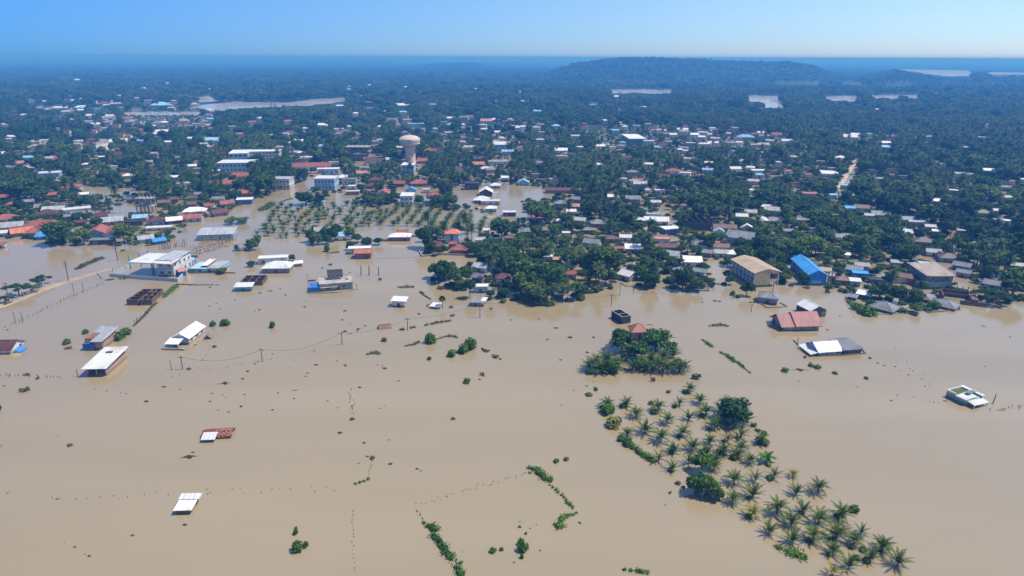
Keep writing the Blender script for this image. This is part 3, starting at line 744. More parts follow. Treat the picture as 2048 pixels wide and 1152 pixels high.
def roofless(A, B, C, top, nx, ny, wc, label, name='roofless_house', posts=False, th=.22):
    ctr, yaw, L, W = foot(A, B, C); h = hz(*B, top); root = empty(name, ctr, yaw); x, y = L / 2, W / 2
    k = 0
    for j in range(ny + 1):
        yy = -y + W * j / ny; b = MB(); b.box(-x, x, yy - th / 2, yy + th / 2, -1.5, h + .02 * (j % 2)); b.build('cross_wall', wallm(wc), root)
    for i in range(nx + 1):
        xx = -x + L * i / nx
        for j in range(ny):
            b = MB(); b.box(xx - th / 2, xx + th / 2, -y + W * j / ny + th / 2 + .002, -y + W * (j + 1) / ny - th / 2 - .002, -1.5, h - .15 * ((i + j) % 2)); b.build('long_wall', wallm(wc), root)
    if posts:
        for i in range(2 * nx + 1):
            b = MB(); b.box(-x + L * i / (2 * nx) - .12, -x + L * i / (2 * nx) + .12, y + th, y + th + .24, -1, h + 1.5); b.build('post', CONC, root)
    tag(root, label, 'ruin', at=B); return root
roofless((255, 610.5), (276, 610.5), (291, 589), 599, 1, 4, 'darkbrick', 'roofless brick block of four rooms on the left by the grassy bank')
roofless((281, 611), (304, 610), (323, 588), 599, 2, 3, 'darkbrick', 'roofless brick block of six rooms against the grassy bank')
roofless((482, 572), (525, 571), (531, 559), 562, 3, 2, 'darkbrick', 'roofless brick walls behind the small cyan house')
H(490, 583, 38, 'shed', 'white', 'cyan', .55, -8, 1.6, 'small cyan house with a white lean-to roof before roofless walls', soft=.1)
def dark_ruin():
    ctr, yaw, L, W = foot((1243, 648.5), (1261, 645.5), (1243, 632)); h = hz(1261, 645.5, 631.5)
    root = empty('roofless_house', ctr, yaw); x, y = L / 2, W / 2; t = .2; wm = paint('black_wall', (.03, .03, .032), .8)  # walls in one even, nearly black tone
    b = MB(); b.box(-x + t, x - t, -y + t, y - t, -1.4, .25); b.build('shade_floor', paint('painted_shade', (.04, .033, .026), .9), root)  # added dark slab, its colour stands in for the shade inside the walls
    for a in ((-x, x, -y, -y + t), (-x, x, y - t, y), (-x, -x + t, -y + t, y - t), (x - t, x, -y + t, y - t), (-x + t, x - t, -y * .2, -y * .2 + t), (-x + t, x - t, y * .4, y * .4 + t)):
        b = MB(); b.box(*a, -1.5, h); b.build('wall', wm, root)
    for a in ((-x - .02, x + .02, -y - .02, -y + t + .02), (-x - .02, x + .02, y - t - .02, y + .02), (-x + t, x - t, -y * .2 - .02, -y * .2 + t + .02), (-x - .02, -x + t + .02, -y + t + .03, y - t - .03), (x - t - .02, x + .02, -y + t + .03, y - t - .03)):
        b = MB(); b.box(*a, h + .003, h + .12); b.build('wall_cap', CONC, root)
    tag(root, 'dark roofless house shell alone in the open flood', 'ruin', at=(1243, 640))
dark_ruin()
H(437, 481, 74, 'shed', 'pale', 'ltblue', .5, -6, 2.6, 'long low pale blue shed with a stained pale roof', soft=.1)
comp_wall([(398, 481), (425, 457)], 1.5, wallm('brightblue'), 'bright blue side wall beside the long pale blue shed')
H(490, 502, 28, 'gable', 'grey', 'white', .8, 15, 1.8, 'small grey-roofed cottage wrapped in garden trees', soft=.3)
def deck_house():
    ctr, yaw, L, W = foot((379, 544), (440, 545), (446, 531)); root = empty('house', ctr, yaw); h = hz(440, 545, 536); x, y = L / 2, W / 2
    b = MB(); b.box(-x, x, -y, y, -1.5, h * .8); b.build('wall', wallm('ltblue'), root)
    b = MB(); b.box(-x * .3, x * .15, -y * .6, y * .8, h * .8 + .003, h * 1.25); b.build('upper_room', wallm('brick'), root)
    b = MB(); b.slab([(-x * .35, -y * .7, h * 1.26), (x * .1, -y * .7, h * 1.26), (x * .1, y, h * 1.5), (-x * .35, y, h * 1.5)], .1); b.build('roof', roofm('white'), root)
    b = MB(); b.slab([(x * .16, -y * 1.05, h * .95), (x * 1.02, -y * 1.05, h * .95), (x * 1.02, y, h * 1.1), (x * .16, y, h * 1.1)], .12); b.build('porch_roof', roofm('pale'), root)
    for i in range(4): b = MB(); xx = x * (.55 + .15 * i); b.box(xx - .1, xx + .1, -y - .25, -y - .05, -1.4, h * .9); b.build('column', wallm('white'), root)
    add_door(root, x * .3, -y, 1.2, h * .6); add_window(root, -x * .3, -y, h * .4, 1.2, .9); add_window(root, -x * .7, -y, h * .4, 1.2, .9)
    tag(root, 'low pale blue house with a columned porch and a rooftop room', 'house', at=(415, 540))
    comp_wall([(377, 546.5), (470, 546.5)], .4, wallm('dark'), 'dark low wall before the low pale blue porch house')
deck_house()
H(548, 528, 58, 'flat', 'white', 'white', .4, 0, 2.3, 'white flat-roofed rear wing behind the white hip-roofed house', soft=.1)
H(558, 547, 62, 'hip', 'white', 'grey', .72, -8, 2.1, 'grey-walled house under a broad white hip roof', .45, soft=.05)
H(598, 533, 16, 'shed', 'white', 'ltblue', .7, 10, 1.2, 'little white lean-to beside the broad white hip roof')
def solar_house():
    ctr, yaw, L, W = foot((640, 583), (706, 578), (706, 563)); h = hz(640, 583, 570); root = empty('house', ctr, yaw); x, y = L / 2, W / 2
    wall_mb('flat', L, W, h).build('wall', wallm('grey'), root); roof_mb('flat', L, W, h).build('roof', paint('stained_slab', (.42, .38, .35), .9, .5, .4), root)
    b = MB(); b.box(-x - 3.6, -x - .003, -y - .6, y * .2, -1.5, h * .75); b.build('side_wing', wallm('blue'), root)
    b = MB(); b.box(-x + .3, x * .1, -y - .5, -y - .003, h * .55, h * .62); b.build('ledge', wallm('white'), root)
    add_door(root, x * .1, -y, 1.1, h * .7); add_window(root, x * .45, -y, h * .55, 1.3, 1.1); add_window(root, -x * .5, -y, h * .35, 1.8, .8)
    p = MB()
    for i in range(4):
        for j in range(2):
            b = MB(); b.slab([(-.62, -.8, 0), (.62, -.8, 0), (.62, .8, 1.05), (-.62, .8, 1.05)], .05); b.build('panel', paint('solar_panel', (.012, .013, .018), .55, .1), root, (-x * .38 + i * 1.36, y * .15 + j * 1.75, h + 1.0 + j * 1.12))
    for i in range(5): b = MB(); b.tube((-x * .38 - .68 + i * 1.36, y * .15 + 2.5, h + .2), (-x * .38 - .68 + i * 1.36, y * .15 + 2.5, h + 3.0), .06); b.build('rack_post', METALD, root)
    tag(root, 'grey flat-roofed house with dark solar panels and a blue side wing', 'house', at=(667, 575))
    comp_wall([(616, 587), (676, 586), (716, 579), (714, 566)], .35, CONC, 'crumbling low wall along the front of the solar-panel house')
    comp_wall([(617, 563), (631, 562)], .6, wallm('dark'), 'short dark wall stub left of the solar-panel house')
solar_house()
H(720, 508, 46, 'flat', 'white', 'white', .45, 0, 2.2, 'white flat-roofed wing tucked behind the orange-roofed house', soft=.1)
H(728, 518, 36, 'gable', 'orange', 'brick', .8, -4, 2.5, 'brick house with a bright orange-red roof by the white wing', .35, soft=.05)
H(805, 473, 24, 'gable', 'red', 'brick', .6, 0, 2.0, 'red-roofed back wing behind the wide white-roofed house', soft=.2)
H(801, 482.5, 46, 'hip', 'white', 'brick', .6, -4, 2.0, 'dark brick house with a wide white hip roof', .4, soft=.05)
comp_wall([(748, 483), (782, 482)], .9, wallm('brick'), 'brick yard wall left of the wide white-roofed house')
comp_wall([(628, 496), (690, 483.5), (748, 483)], .25, CONC, 'drowned yard wall behind the orange-roofed house')
H(906, 488, 34, 'hip', 'orange', 'ltblue', .9, -8, 4.8, 'two-storey house with an orange pyramid roof', .55, st=2, soft=.3)
H(870, 505, 38, 'hip', 'darkred', 'brick', .9, 8, 2.6, 'dark red hip-roofed house screened by garden trees', .55, soft=.2)
H(921, 510, 42, 'hip', 'red', 'brick', .6, -6, 2.2, 'long house with a bright red hip roof in front', .55, soft=.05)
H(905, 497, 18, 'hip', 'red', 'brick', .9, 0, 2.2, 'little red hip roof wedged between the red and orange roofs', .55, soft=.3)
comp_wall([(838, 502), (843, 513.5), (890, 510), (945, 512)], .7, wallm('cream'), 'cream yard wall round the red-roofed cluster', posts=4)
comp_wall([(745, 518), (843, 513.8)], .1, CONC, 'barely showing wall across the water to the red-roofed cluster')
H(800, 615, 34, 'shed', 'white', 'white', .65, -14, 2.1, 'small white house with a bright lean-to roof and blue flank', soft=.05)
H(872, 618, 16, 'shed', 'white', 'white', .8, -20, .7, 'tiny white hut roof beside the fan palm', soft=.05)
hut(860, 613, 12, 'rust', 'heap of broken red roof beside the tiny white hut', .1, 30, pitch=.8)
def dark_hut():
    ctr, yaw, L, W = foot((942, 612), (967, 614), (966, 604)); h = hz(967, 614, 606); root = empty('hut', ctr, yaw); x, y = L / 2, W / 2
    b = MB(); b.box(-x, x, -y, y, -1.4, h * .9); b.build('wall', wallm('grey'), root)
    b = MB(); b.slab([(-x - .4, -y - .4, h), (x * .3, -y - .4, h), (x * .3, y + .4, h + .2), (-x - .4, y + .4, h + .2)], .1); b.build('roof', roofm('grey'), root)
    b = MB(); b.slab([(x * .3 + .01, -y * .4, h + .1), (x + .3, -y * .4, h + .1), (x + .3, y + .4, h + .3), (x * .3 + .01, y + .4, h + .3)], .1); b.build('white_sheet', roofm('white'), root)
    add_door(root, -x * .3, -y, 1.0, h * .7)
    tag(root, 'grey flat hut with one white roof sheet beside a utility pole', 'hut', at=(955, 608))
dark_hut()
H(963, 547, 40, 'gable', 'pale', 'ltblue', .8, -25, 2.2, 'pale grey gabled house with a pale blue flank behind', soft=.1)
H(959, 569, 36, 'gable', 'grey', 'brick', 1.0, -32, 2.3, 'grey gabled house over the white front building', soft=.1)
H(961, 586, 32, 'flat', 'white', 'ltblue', .6, 0, 2.2, 'white-roofed front building at the water edge by a tall tree', soft=.05)
comp_wall([(948, 586.5), (1000, 580), (1027, 577)], .45, wallm('ltblue'), 'pale blue wall running right from the white front building')
H(1006, 567, 32, 'hip', 'darkred', 'white', .85, 0, 2.1, 'white-walled house with a dark red hip roof', .55, soft=.15)
H(1143, 559, 26, 'hip', 'red', 'grey', .9, -12, 2.1, 'little house with a bright red hip roof among trees', .5, soft=.1)
H(1255, 564, 44, 'gable', 'white', 'grey', 1.0, -40, 2.2, 'grey-walled house with a white gabled roof at the grove edge', .45, soft=.1)
comp_wall([(1240, 566), (1252, 573), (1276, 572)], .35, CONC, 'low yard wall before the white gabled house at the grove edge')
H(1364, 571, 36, 'hip', 'grey', 'brick', .85, -20, 2.3, 'grey hip-roofed house half hidden by drooping palms', .45, soft=.1)
comp_wall([(1346, 567), (1366, 581), (1418, 582), (1417, 570)], .5, wallm('ltblue'), 'pale blue compound wall round the palm-shaded grey house')
H(1535, 609, 48, 'hip', 'grey', 'grey', .85, -14, 2.2, 'grey block house with a grey hip roof before the yellow school', .4, soft=.05)
comp_wall([(1506, 598), (1534, 616), (1560, 615), (1574, 613), (1560, 606)], .35, wallm('cream'), 'cream yard wall round the grey block house')
def twin_sheds():
    ctr, yaw, L, W = foot((1592, 620), (1621, 636), (1654, 635)); root = empty('shed_pair', ctr, yaw); h = hz(1654, 635, 622); x, y = L / 2, W / 2
    for k, (x0, x1, dz) in enumerate(((-x, -x * .05, .0), (-x * .05 + .02, x, .1))):
        l = x1 - x0; cx = (x0 + x1) / 2
        wall_mb('gable', l, W, h + dz, .5).build('wall', wallm('dark'), root, (cx, 0, 0)); roof_mb('gable', l - .8, W, h + dz, .4, .5).build('roof', roofm('white'), root, (cx, 0, .0))
    add_door(root, x, 0, 1.6, h * .8, math.pi / 2); add_window(root, x, W * .32, h * .55, 1.1, .9, math.pi / 2)
    tag(root, 'pair of joined dark sheds with white gabled roofs behind the red barn', 'shed', at=(1625, 620))
twin_sheds()
def red_barn():
    ctr, yaw, L, W = foot((1567, 662), (1637, 660), (1640, 640)); root = empty('barn', ctr, yaw); h = hz(1567, 662, 653); x, y = L / 2, W / 2
    W = W * 1.0; p = .62
    wall_mb('gable', L, W, h, p).build('wall', wallm('grey'), root)
    xs = -x * .38; th = .14
    b = MB(); o = .7; r = p * y
    for s in (-1, 1):
        q = [(-x - 1.0, s * (y + .5), h - .25), (xs - .02, s * (y + .5), h - .25), (xs - .02, 0, h + r + .05), (-x - 1.0, 0, h + r + .05)]
        b.slab([(a, c_, z + th) for a, c_, z in (q if s < 0 else q[::-1])], th)
    b.build('roof', roofm('barnred'), root)
    b = MB(); up = .55
    for s in (-1, 1):
        q = [(xs, s * (y + .8), h - .35 + up * .6), (x + .8, s * (y + .8), h - .35 + up * .6), (x + .8, 0, h + r + up), (xs, 0, h + r + up)]
        b.slab([(a, c_, z + th) for a, c_, z in (q if s < 0 else q[::-1])], th)
    b.build('raised_roof', roofm('barnred'), root)
    b = MB(); b.box(xs, x, -y + .05, y - .05, h + .003, h + .5); b.build('upper_wall', wallm('dark'), root)
    for t in (-.3, .3): b = MB(); b.box(-x - .06, -x + .02, W * t - .5, W * t + .5, -1.2, h * .85); b.build('doorway', DOORM, root)
    add_window(root, x * .05, -y, h * .5, 1.6, h * .45); add_window(root, x * .72, -y, h * .55, 1.8, h * .45)
    tag(root, 'grey barn with a two-level red roof standing alone in the water', 'barn', at=(1600, 650))
red_barn()
def blue_white_house():
    ctr, yaw, L, W = foot((1637, 712), (1682, 709), (1676, 690)); root = empty('house', ctr, yaw); h = hz(1637, 712, 704); x, y = L / 2, W / 2
    wall_mb('gable', L, W, h, .55).build('wall', wallm('ltblue'), root); roof_mb('gable', L, W, h, .35, .55).build('roof', roofm('pale'), root)
    b = MB(); b.slab([(-x - 2.6, -y - .2, h * .55), (-x - .02, -y - .2, h * .95), (-x - .02, y, h * 1.1), (-x - 2.6, y, h * .7)], .12); b.build('side_roof', roofm('white'), root)
    for i in range(2): add_window(root, -x * .3 + i * x, -y, h * .5, 1.1, .8)
    tag(root, 'pale blue house with a pale gabled roof and a white side awning', 'house', at=(1660, 700))
    ctr, yaw, L, W = foot((1686, 709), (1722, 706), (1706, 688)); root = empty('house', ctr, yaw); h = hz(1686, 709, 700); x, y = L / 2, W / 2
    b = MB(); b.box(-x, x, -y, y, -1.5, h); b.build('wall', wallm('dark'), root)
    b = MB(); b.slab([(-x - .4, -y - .6, h + .15), (x + .4, -y - .6, h + .15), (x + .4, y + .5, h + .7), (-x - .4, y + .5, h + .7)], .12); b.build('roof', roofm('grey'), root)
    add_window(root, -x * .2, -y, h * .5, 1.2, .8); add_window(root, x * .5, -y, h * .5, 1.0, .8)
    tag(root, 'dark house with a flat grey sheet roof joined to the pale blue one', 'house', at=(1705, 700))
    comp_wall([(1587, 681), (1596, 690), (1622, 711), (1640, 712.5), (1690, 711), (1731, 707), (1722, 698)], .3, wallm('dark'), 'dark garden wall round the pale blue house, mostly under water')
blue_white_house()
def green_house():
    ctr, yaw, L, W = foot((1891, 793), (1931, 812), (1966, 806)); root = empty('house', ctr, yaw); h = hz(1931, 812, 801); x, y = L / 2, W / 2
    b = MB(); b.box(-x, x, -y, y, -1.5, h); b.build('wall', wallm('green'), root)
    b = MB(); b.slab([(-x * .05, -y - .3, h + .1), (x - .1, -y - .3, h + .1), (x - .1, y * .25, h + .45), (-x * .05, y * .25, h + .45)], .12); b.slab([(-x - .2, y * .8, h + .45), (x + .3, y * .8, h + .45), (x + .3, y + .4, h + .55), (-x - .2, y + .4, h + .55)], .12); b.build('roof', roofm('white'), root)
    b = MB(); b.box(-x + .25, -x * .1, -y + .3, y * .75, h + .003, h + .16); b.build('mossy_slab', paint('moss', (.09, .12, .02), .95, .5, 1.0), root)
    for a in ((-x, -x + .2, -y, y), (-x + .2, -x * .1, -y, -y + .2), (-x + .2, x, y - .2, y)): b = MB(); b.box(*a, h + .002, h + .5); b.build('parapet', wallm('white'), root)
    b = MB(); b.slab([(x + .01, -y * .9, h * .85), (x + 1.9, -y * .9, h * .65), (x + 1.9, y * .95, h * .65), (x + .01, y * .95, h * .85)], .1); b.build('porch_roof', roofm('white'), root)
    for s in (-y * .8, y * .85): b = MB(); b.box(x + 1.6, x + 1.75, s - .08, s + .08, -1.4, h * .66); b.build('porch_post', FRAMEM, root)
    b = MB(); b.slab([(x * .1, -y * .2, h + .9), (x * .55, -y * .2, h + .9), (x * .55, y * .7, h + .95), (x * .1, y * .7, h + .95)], .08); b.build('roof_sheet', roofm('grey'), root)
    for t in (-.35, .0): add_window(root, -x, W * t, h * .5, 1.2, h * .55, -math.pi / 2)
    add_door(root, x, 0, 1.2, h * .7, math.pi / 2)
    tag(root, 'pale green house with a mossy roof terrace and white roof sheets', 'house', at=(1928, 795))
green_house()
def drowned_roofs():
    ctr, yaw, L, W = foot((402, 880), (462, 876.5), (468, 858)); root = empty('house', ctr, yaw); x, y = L / 2, W / 2
    wall_mb('gable', L - .6, W - .6, .35, .36).build('wall', wallm('dark'), root); rf = roof_mb('gable', L - .6, W - .6, .35, .4, .36)
    tm = paint('old_red_tiles', (.27, .085, .055), .85, .55, 1.2); rf.build('roof', tm, root)
    rr = random.Random(4); tile = MB(); tile.box(-.17, .17, -.24, .24, 0, .05); tme = tile.mesh('tile', [paint('loose_tile', (.4, .17, .11), .85, .4, 2)])
    for i in range(90):
        xx = rr.uniform(-x * .1, x); yy = rr.uniform(-y, -.1); inst('tile', tme, root, (xx, yy, .62 + .36 * (y - abs(yy)) - .06), rr.uniform(-.2, .2))
    tag(root, 'red tiled house drowned up to its roof, tiles broken and slipping', 'house', at=(435, 868))
    ctr, yaw, L, W = foot((402, 886), (430, 885), (432, 874)); root = empty('lean_to', ctr, yaw); x, y = L / 2, W / 2
    b = MB(); b.slab([(-x, -y, .75), (x, -y, .75), (x, y, 1.3), (-x, y, 1.3)], .1); b.build('roof_sheet', roofm('white'), root)
    b = MB(); b.box(-x + .2, x - .2, -y * .4, y * .8, -1.4, .7); b.build('wall', wallm('blue'), root)
    b = MB(); b.tube((x - .15, -y + .1, -1.4), (x - .15, -y + .1, .7), .05); b.build('post', FRAMEM, root)
    tag(root, 'white lean-to roof against the drowned red tiled house', 'lean-to', at=(418, 880))
    ctr, yaw, L, W = foot((350, 1028.5), (385, 1027.5), (398, 1002)); root = empty('house', ctr, yaw); x, y = L / 2, W / 2
    b = MB(); b.box(-x + .1, x - .3, -y + .1, y - .2, -1.5, .8); b.build('wall', wallm('dark'), root)
    b = MB(); b.slab([(-x - .1, -y - .3, 1.0), (x + .1, -y - .3, 1.0), (x + .1, y * .35, 1.28), (-x - .1, y * .35, 1.28)], .1); b.build('roof', roofm('white'), root)
    b = MB(); b.slab([(-x - .2, y * .3, 1.45), (x + .5, y * .3, 1.45), (x + .5, y + .3, 1.6), (-x - .2, y + .3, 1.6)], .1); b.build('upper_roof', roofm('white'), root)
    tag(root, 'white two-step sheet roof standing just clear of the water', 'house', at=(375, 1015))
drowned_roofs()
H(1275, 682, 40, 'hip', 'red', 'grey', .9, 10, 3.0, 'red hip roof peeping out between two round trees', .75, soft=.6)
# --- right-hand waterfront
H(1727, 600, 34, 'shed', 'white', 'dark', .7, -22, 1.6, 'dark hut with a tilted white roof beside round trees', soft=.05)
H(1704, 601, 18, 'shed', 'grey', 'dark', .8, -22, 1.0, 'grey-roofed annex at the side of the dark hut', soft=.05)
H(1766, 627, 66, 'hip', 'grey', 'brick', .9, -32, 1.0, 'grey and pale hip-roofed house low in the water', .5, soft=.05)
comp_wall([(1730, 631), (1770, 629), (1824, 627)], .25, wallm('ltblue'), 'thin pale wall before the low grey hip-roofed house')
comp_wall([(1703, 603), (1728, 630)], .5, CONC, 'low mossy wall left of the low grey hip-roofed house')
H(1798, 590, 24, 'gable', 'ltblue', 'white', .7, -10, 1.5, 'low pale blue roof behind a round tree', soft=.1)
H(1838, 604, 58, 'hip', 'grey', 'brick', .8, -28, 1.2, 'low dark grey hip roof behind garden shrubs', .5, soft=.1)
H(1886, 620, 62, 'hip', 'grey', 'blue', .8, -28, .9, 'half-drowned grey hip roof inside a blue wall', .5, soft=.05)
comp_wall([(1822, 602), (1857, 626), (1920, 620), (1918, 610)], .4, wallm('blue'), 'blue compound wall round the half-drowned grey hip roof')
def two_storey():
    ctr, yaw, L, W = foot((1850, 577), (1902, 577), (1905, 556)); root = empty('house', ctr, yaw); h = hz(1850, 577, 551); x, y = L / 2, W / 2
    wall_mb('flat', L, W, h).build('wall', wallm('grey'), root)
    b = MB(); b.slab([(-x - .7, -y - .9, h + .05), (x + .7, -y - .9, h + .05), (x + .7, y + .3, h + 1.2), (-x - .7, y + .3, h + 1.2)], .15); b.build('roof', paint('roof_worn', (.36, .30, .26), .8, .45, .5, True), root)
    b = MB(); b.box(-x - .5, x + .3, -y - 1.0, -y - .003, h * .5, h * .56); b.build('ledge', CONC, root)
    b = MB(); b.box(-x + .02, x - .02, -y - .06, -y - .003, -1.5, h * .48); b.build('lower_panel', wallm('ltblue'), root)
    for t in (-.5, .5): add_window(root, x * t, -y, h * .76, 1.5, 1.6)
    b = MB(); b.box(-x + .4, x - .4, -y - .09, -y - .062, h * .58, h * .92); 
    b = MB(); b.box(-x - 2.5, -x - .003, -y + .5, y, -1.5, h * .5); b.build('side_wing', wallm('dark'), root)
    tag(root, 'two-storey grey house with a worn brown sheet roof', 'house', at=(1876, 555)); keep_rect(1842, 536, 1905, 577, ctr, L * .6, .1)
two_storey()
H(1806, 568, 42, 'gable', 'rust', 'brick', .7, -18, 2.4, 'rusty gabled house above a cream yard wall', .5, soft=.15)
comp_wall([(1784, 567), (1826, 568)], 2.0, wallm('cream'), 'tall cream yard wall before the rusty gabled house')
def brick_ruin():
    ctr, yaw, L, W = foot((1884, 604), (1974, 615), (1982, 602)); root = empty('ruin', ctr, yaw); h = hz(1884, 604, 590); x, y = L / 2, W / 2; wm = wallm('darkbrick')
    b = MB(); b.box(-x, x * .55, y - .3, y, -1.5, h); b.build('back_wall', wm, root)
    b = MB(); b.box(-x, -x + .3, -y, y - .31, -1.5, h * .95); b.build('side_wall', wm, root)
    b = MB(); b.box(-x * .2, x, -y, -y + .3, -1.5, h * .55); b.build('front_wall', wm, root)
    b = MB(); b.box(x * .3, x * .6, -y + .31, y - .32, -1.5, h * .8); b.build('inner_wall', wm, root)
    b = MB(); b.box(-x * .95, x * .5, y * .2, y * .2 + .3, h * .55, h * .8); b.build('beam', wm, root)
    for i in range(7): b = MB(); b.box(-x + L * i / 8 - .12, -x + L * i / 8 + .12, y - .6, y - .32, -1, h + 1.7); b.build('post', WOODM, root)
    tag(root, 'unfinished brick building with bare posts at the water edge', 'ruin', at=(1930, 605)); keep_rect(1884, 588, 1980, 612, ctr, L * .5, .1)
brick_ruin()
# posts-and-slab frame next to the blue hall
def post_frame(x, y, w, top, label, nx=4, ny=2, slabs=1, name='concrete_frame'):
    m = mpp(x, y); L = w * m; W = L * .6; h = hz(x, y, top); p = P(x, y) + Vector((0, W * .5, 0)); root = empty(name, p)
    for i in range(nx):
        for j in range(ny):
            b = MB(); xx = -L / 2 + L * i / (nx - 1); yy = -W / 2 + W * j / (ny - 1); b.box(xx - .18, xx + .18, yy - .18, yy + .18, -1.5, h); b.build('column', CONC, root)
    for s in range(slabs):
        z = h * (s + 1) / (slabs + .35); b = MB(); b.box(-L / 2 - .4, L / 2 + .4, -W / 2 - .4, W / 2 + .4, z - .15, z + .08); b.build('floor_slab', CONC, root)
    keep_rect(x - w / 2, top, x + w / 2, y, p, L * .55, .35)
    return tag(root, label, 'unfinished building', at=(x, y))
post_frame(1658, 568, 20, 546, 'small grey post frame just right of the blue hall', 4, 2, 1)
post_frame(290, 428, 30, 392, 'white unfinished frame with open upper posts in the left village', 5, 2, 2)
post_frame(716, 322, 46, 291, 'unfinished concrete frame of three open storeys', 6, 3, 3)
roofless((1380, 462), (1421, 462), (1424, 446), 446, 3, 1, 'dark', 'dark roofless frame with white cross beams in the grove', posts=True)
keep_rect(1379, 440, 1424, 460, P(1400, 458), 8, .2)
# ------------------------------------------------------------------ the white school blocks and other larger houses among the trees
block('school_block', (436, 346), (508, 345), (511, 338), 326, 2, 'white', 'ltblue', 'front block of the white school, two storeys with a white roof', 'school', 9)
block('school_block', (459, 326), (497, 325), (503, 317), 307, 2, 'white', 'ltblue', 'left rear wing of the white school blocks', 'school', 4)
block('school_block', (498, 321), (559, 320), (560, 316), 303, 3, 'white', 'white', 'long rear block of the white school with rows of windows', 'school', 9)
block('school_block', (546, 379), (580, 379), (584, 373), 359, 2, 'pale', 'white', 'two-storey white block with a pale roof beside the flooded street', 'building', 5)
block('columned_building', (630, 381), (670, 381), (674, 374), 358, 2, 'white', 'ltblue', 'white columned building with an open upper gallery by the flooded street', 'building', 6)
block('house', (804, 350), (828, 350), (836, 344), 331, 2, 'white', 'ltblue', 'pale blue tower house in front of the water tower', 'house', 3)
block('house', (801, 412), (826, 412), (832, 404), 393, 2, 'white', 'white', 'white two-storey house at the top edge of the palm orchard', 'house', 3)
block('house', (961, 256), (985, 256), (988, 250), 243, 2, 'pink', 'ltblue', 'pale blue two-storey house with a pink roof in the far town', 'house', 4)
block('house', (985, 303), (1021, 303), (1023, 296), 290, 2, 'white', 'ltblue', 'long pale blue two-storey house among far palms', 'house', 6)
block('house', (186, 306), (195, 306), (197, 300), 287, 3, 'pink', 'white', 'tall narrow pink-topped house in the left trees', 'house', 2)
block('warehouse', (1258, 290), (1292, 290), (1297, 280), 278, 1, 'white', 'grey', 'dark-walled warehouse with a white roof by the wet market field', 'warehouse', 6)
block('long_hut', (1330, 469), (1362, 467), (1364, 460), 458, 1, 'white', 'blue', 'long blue hut with a white roof like a parked bus', 'hut', 7)
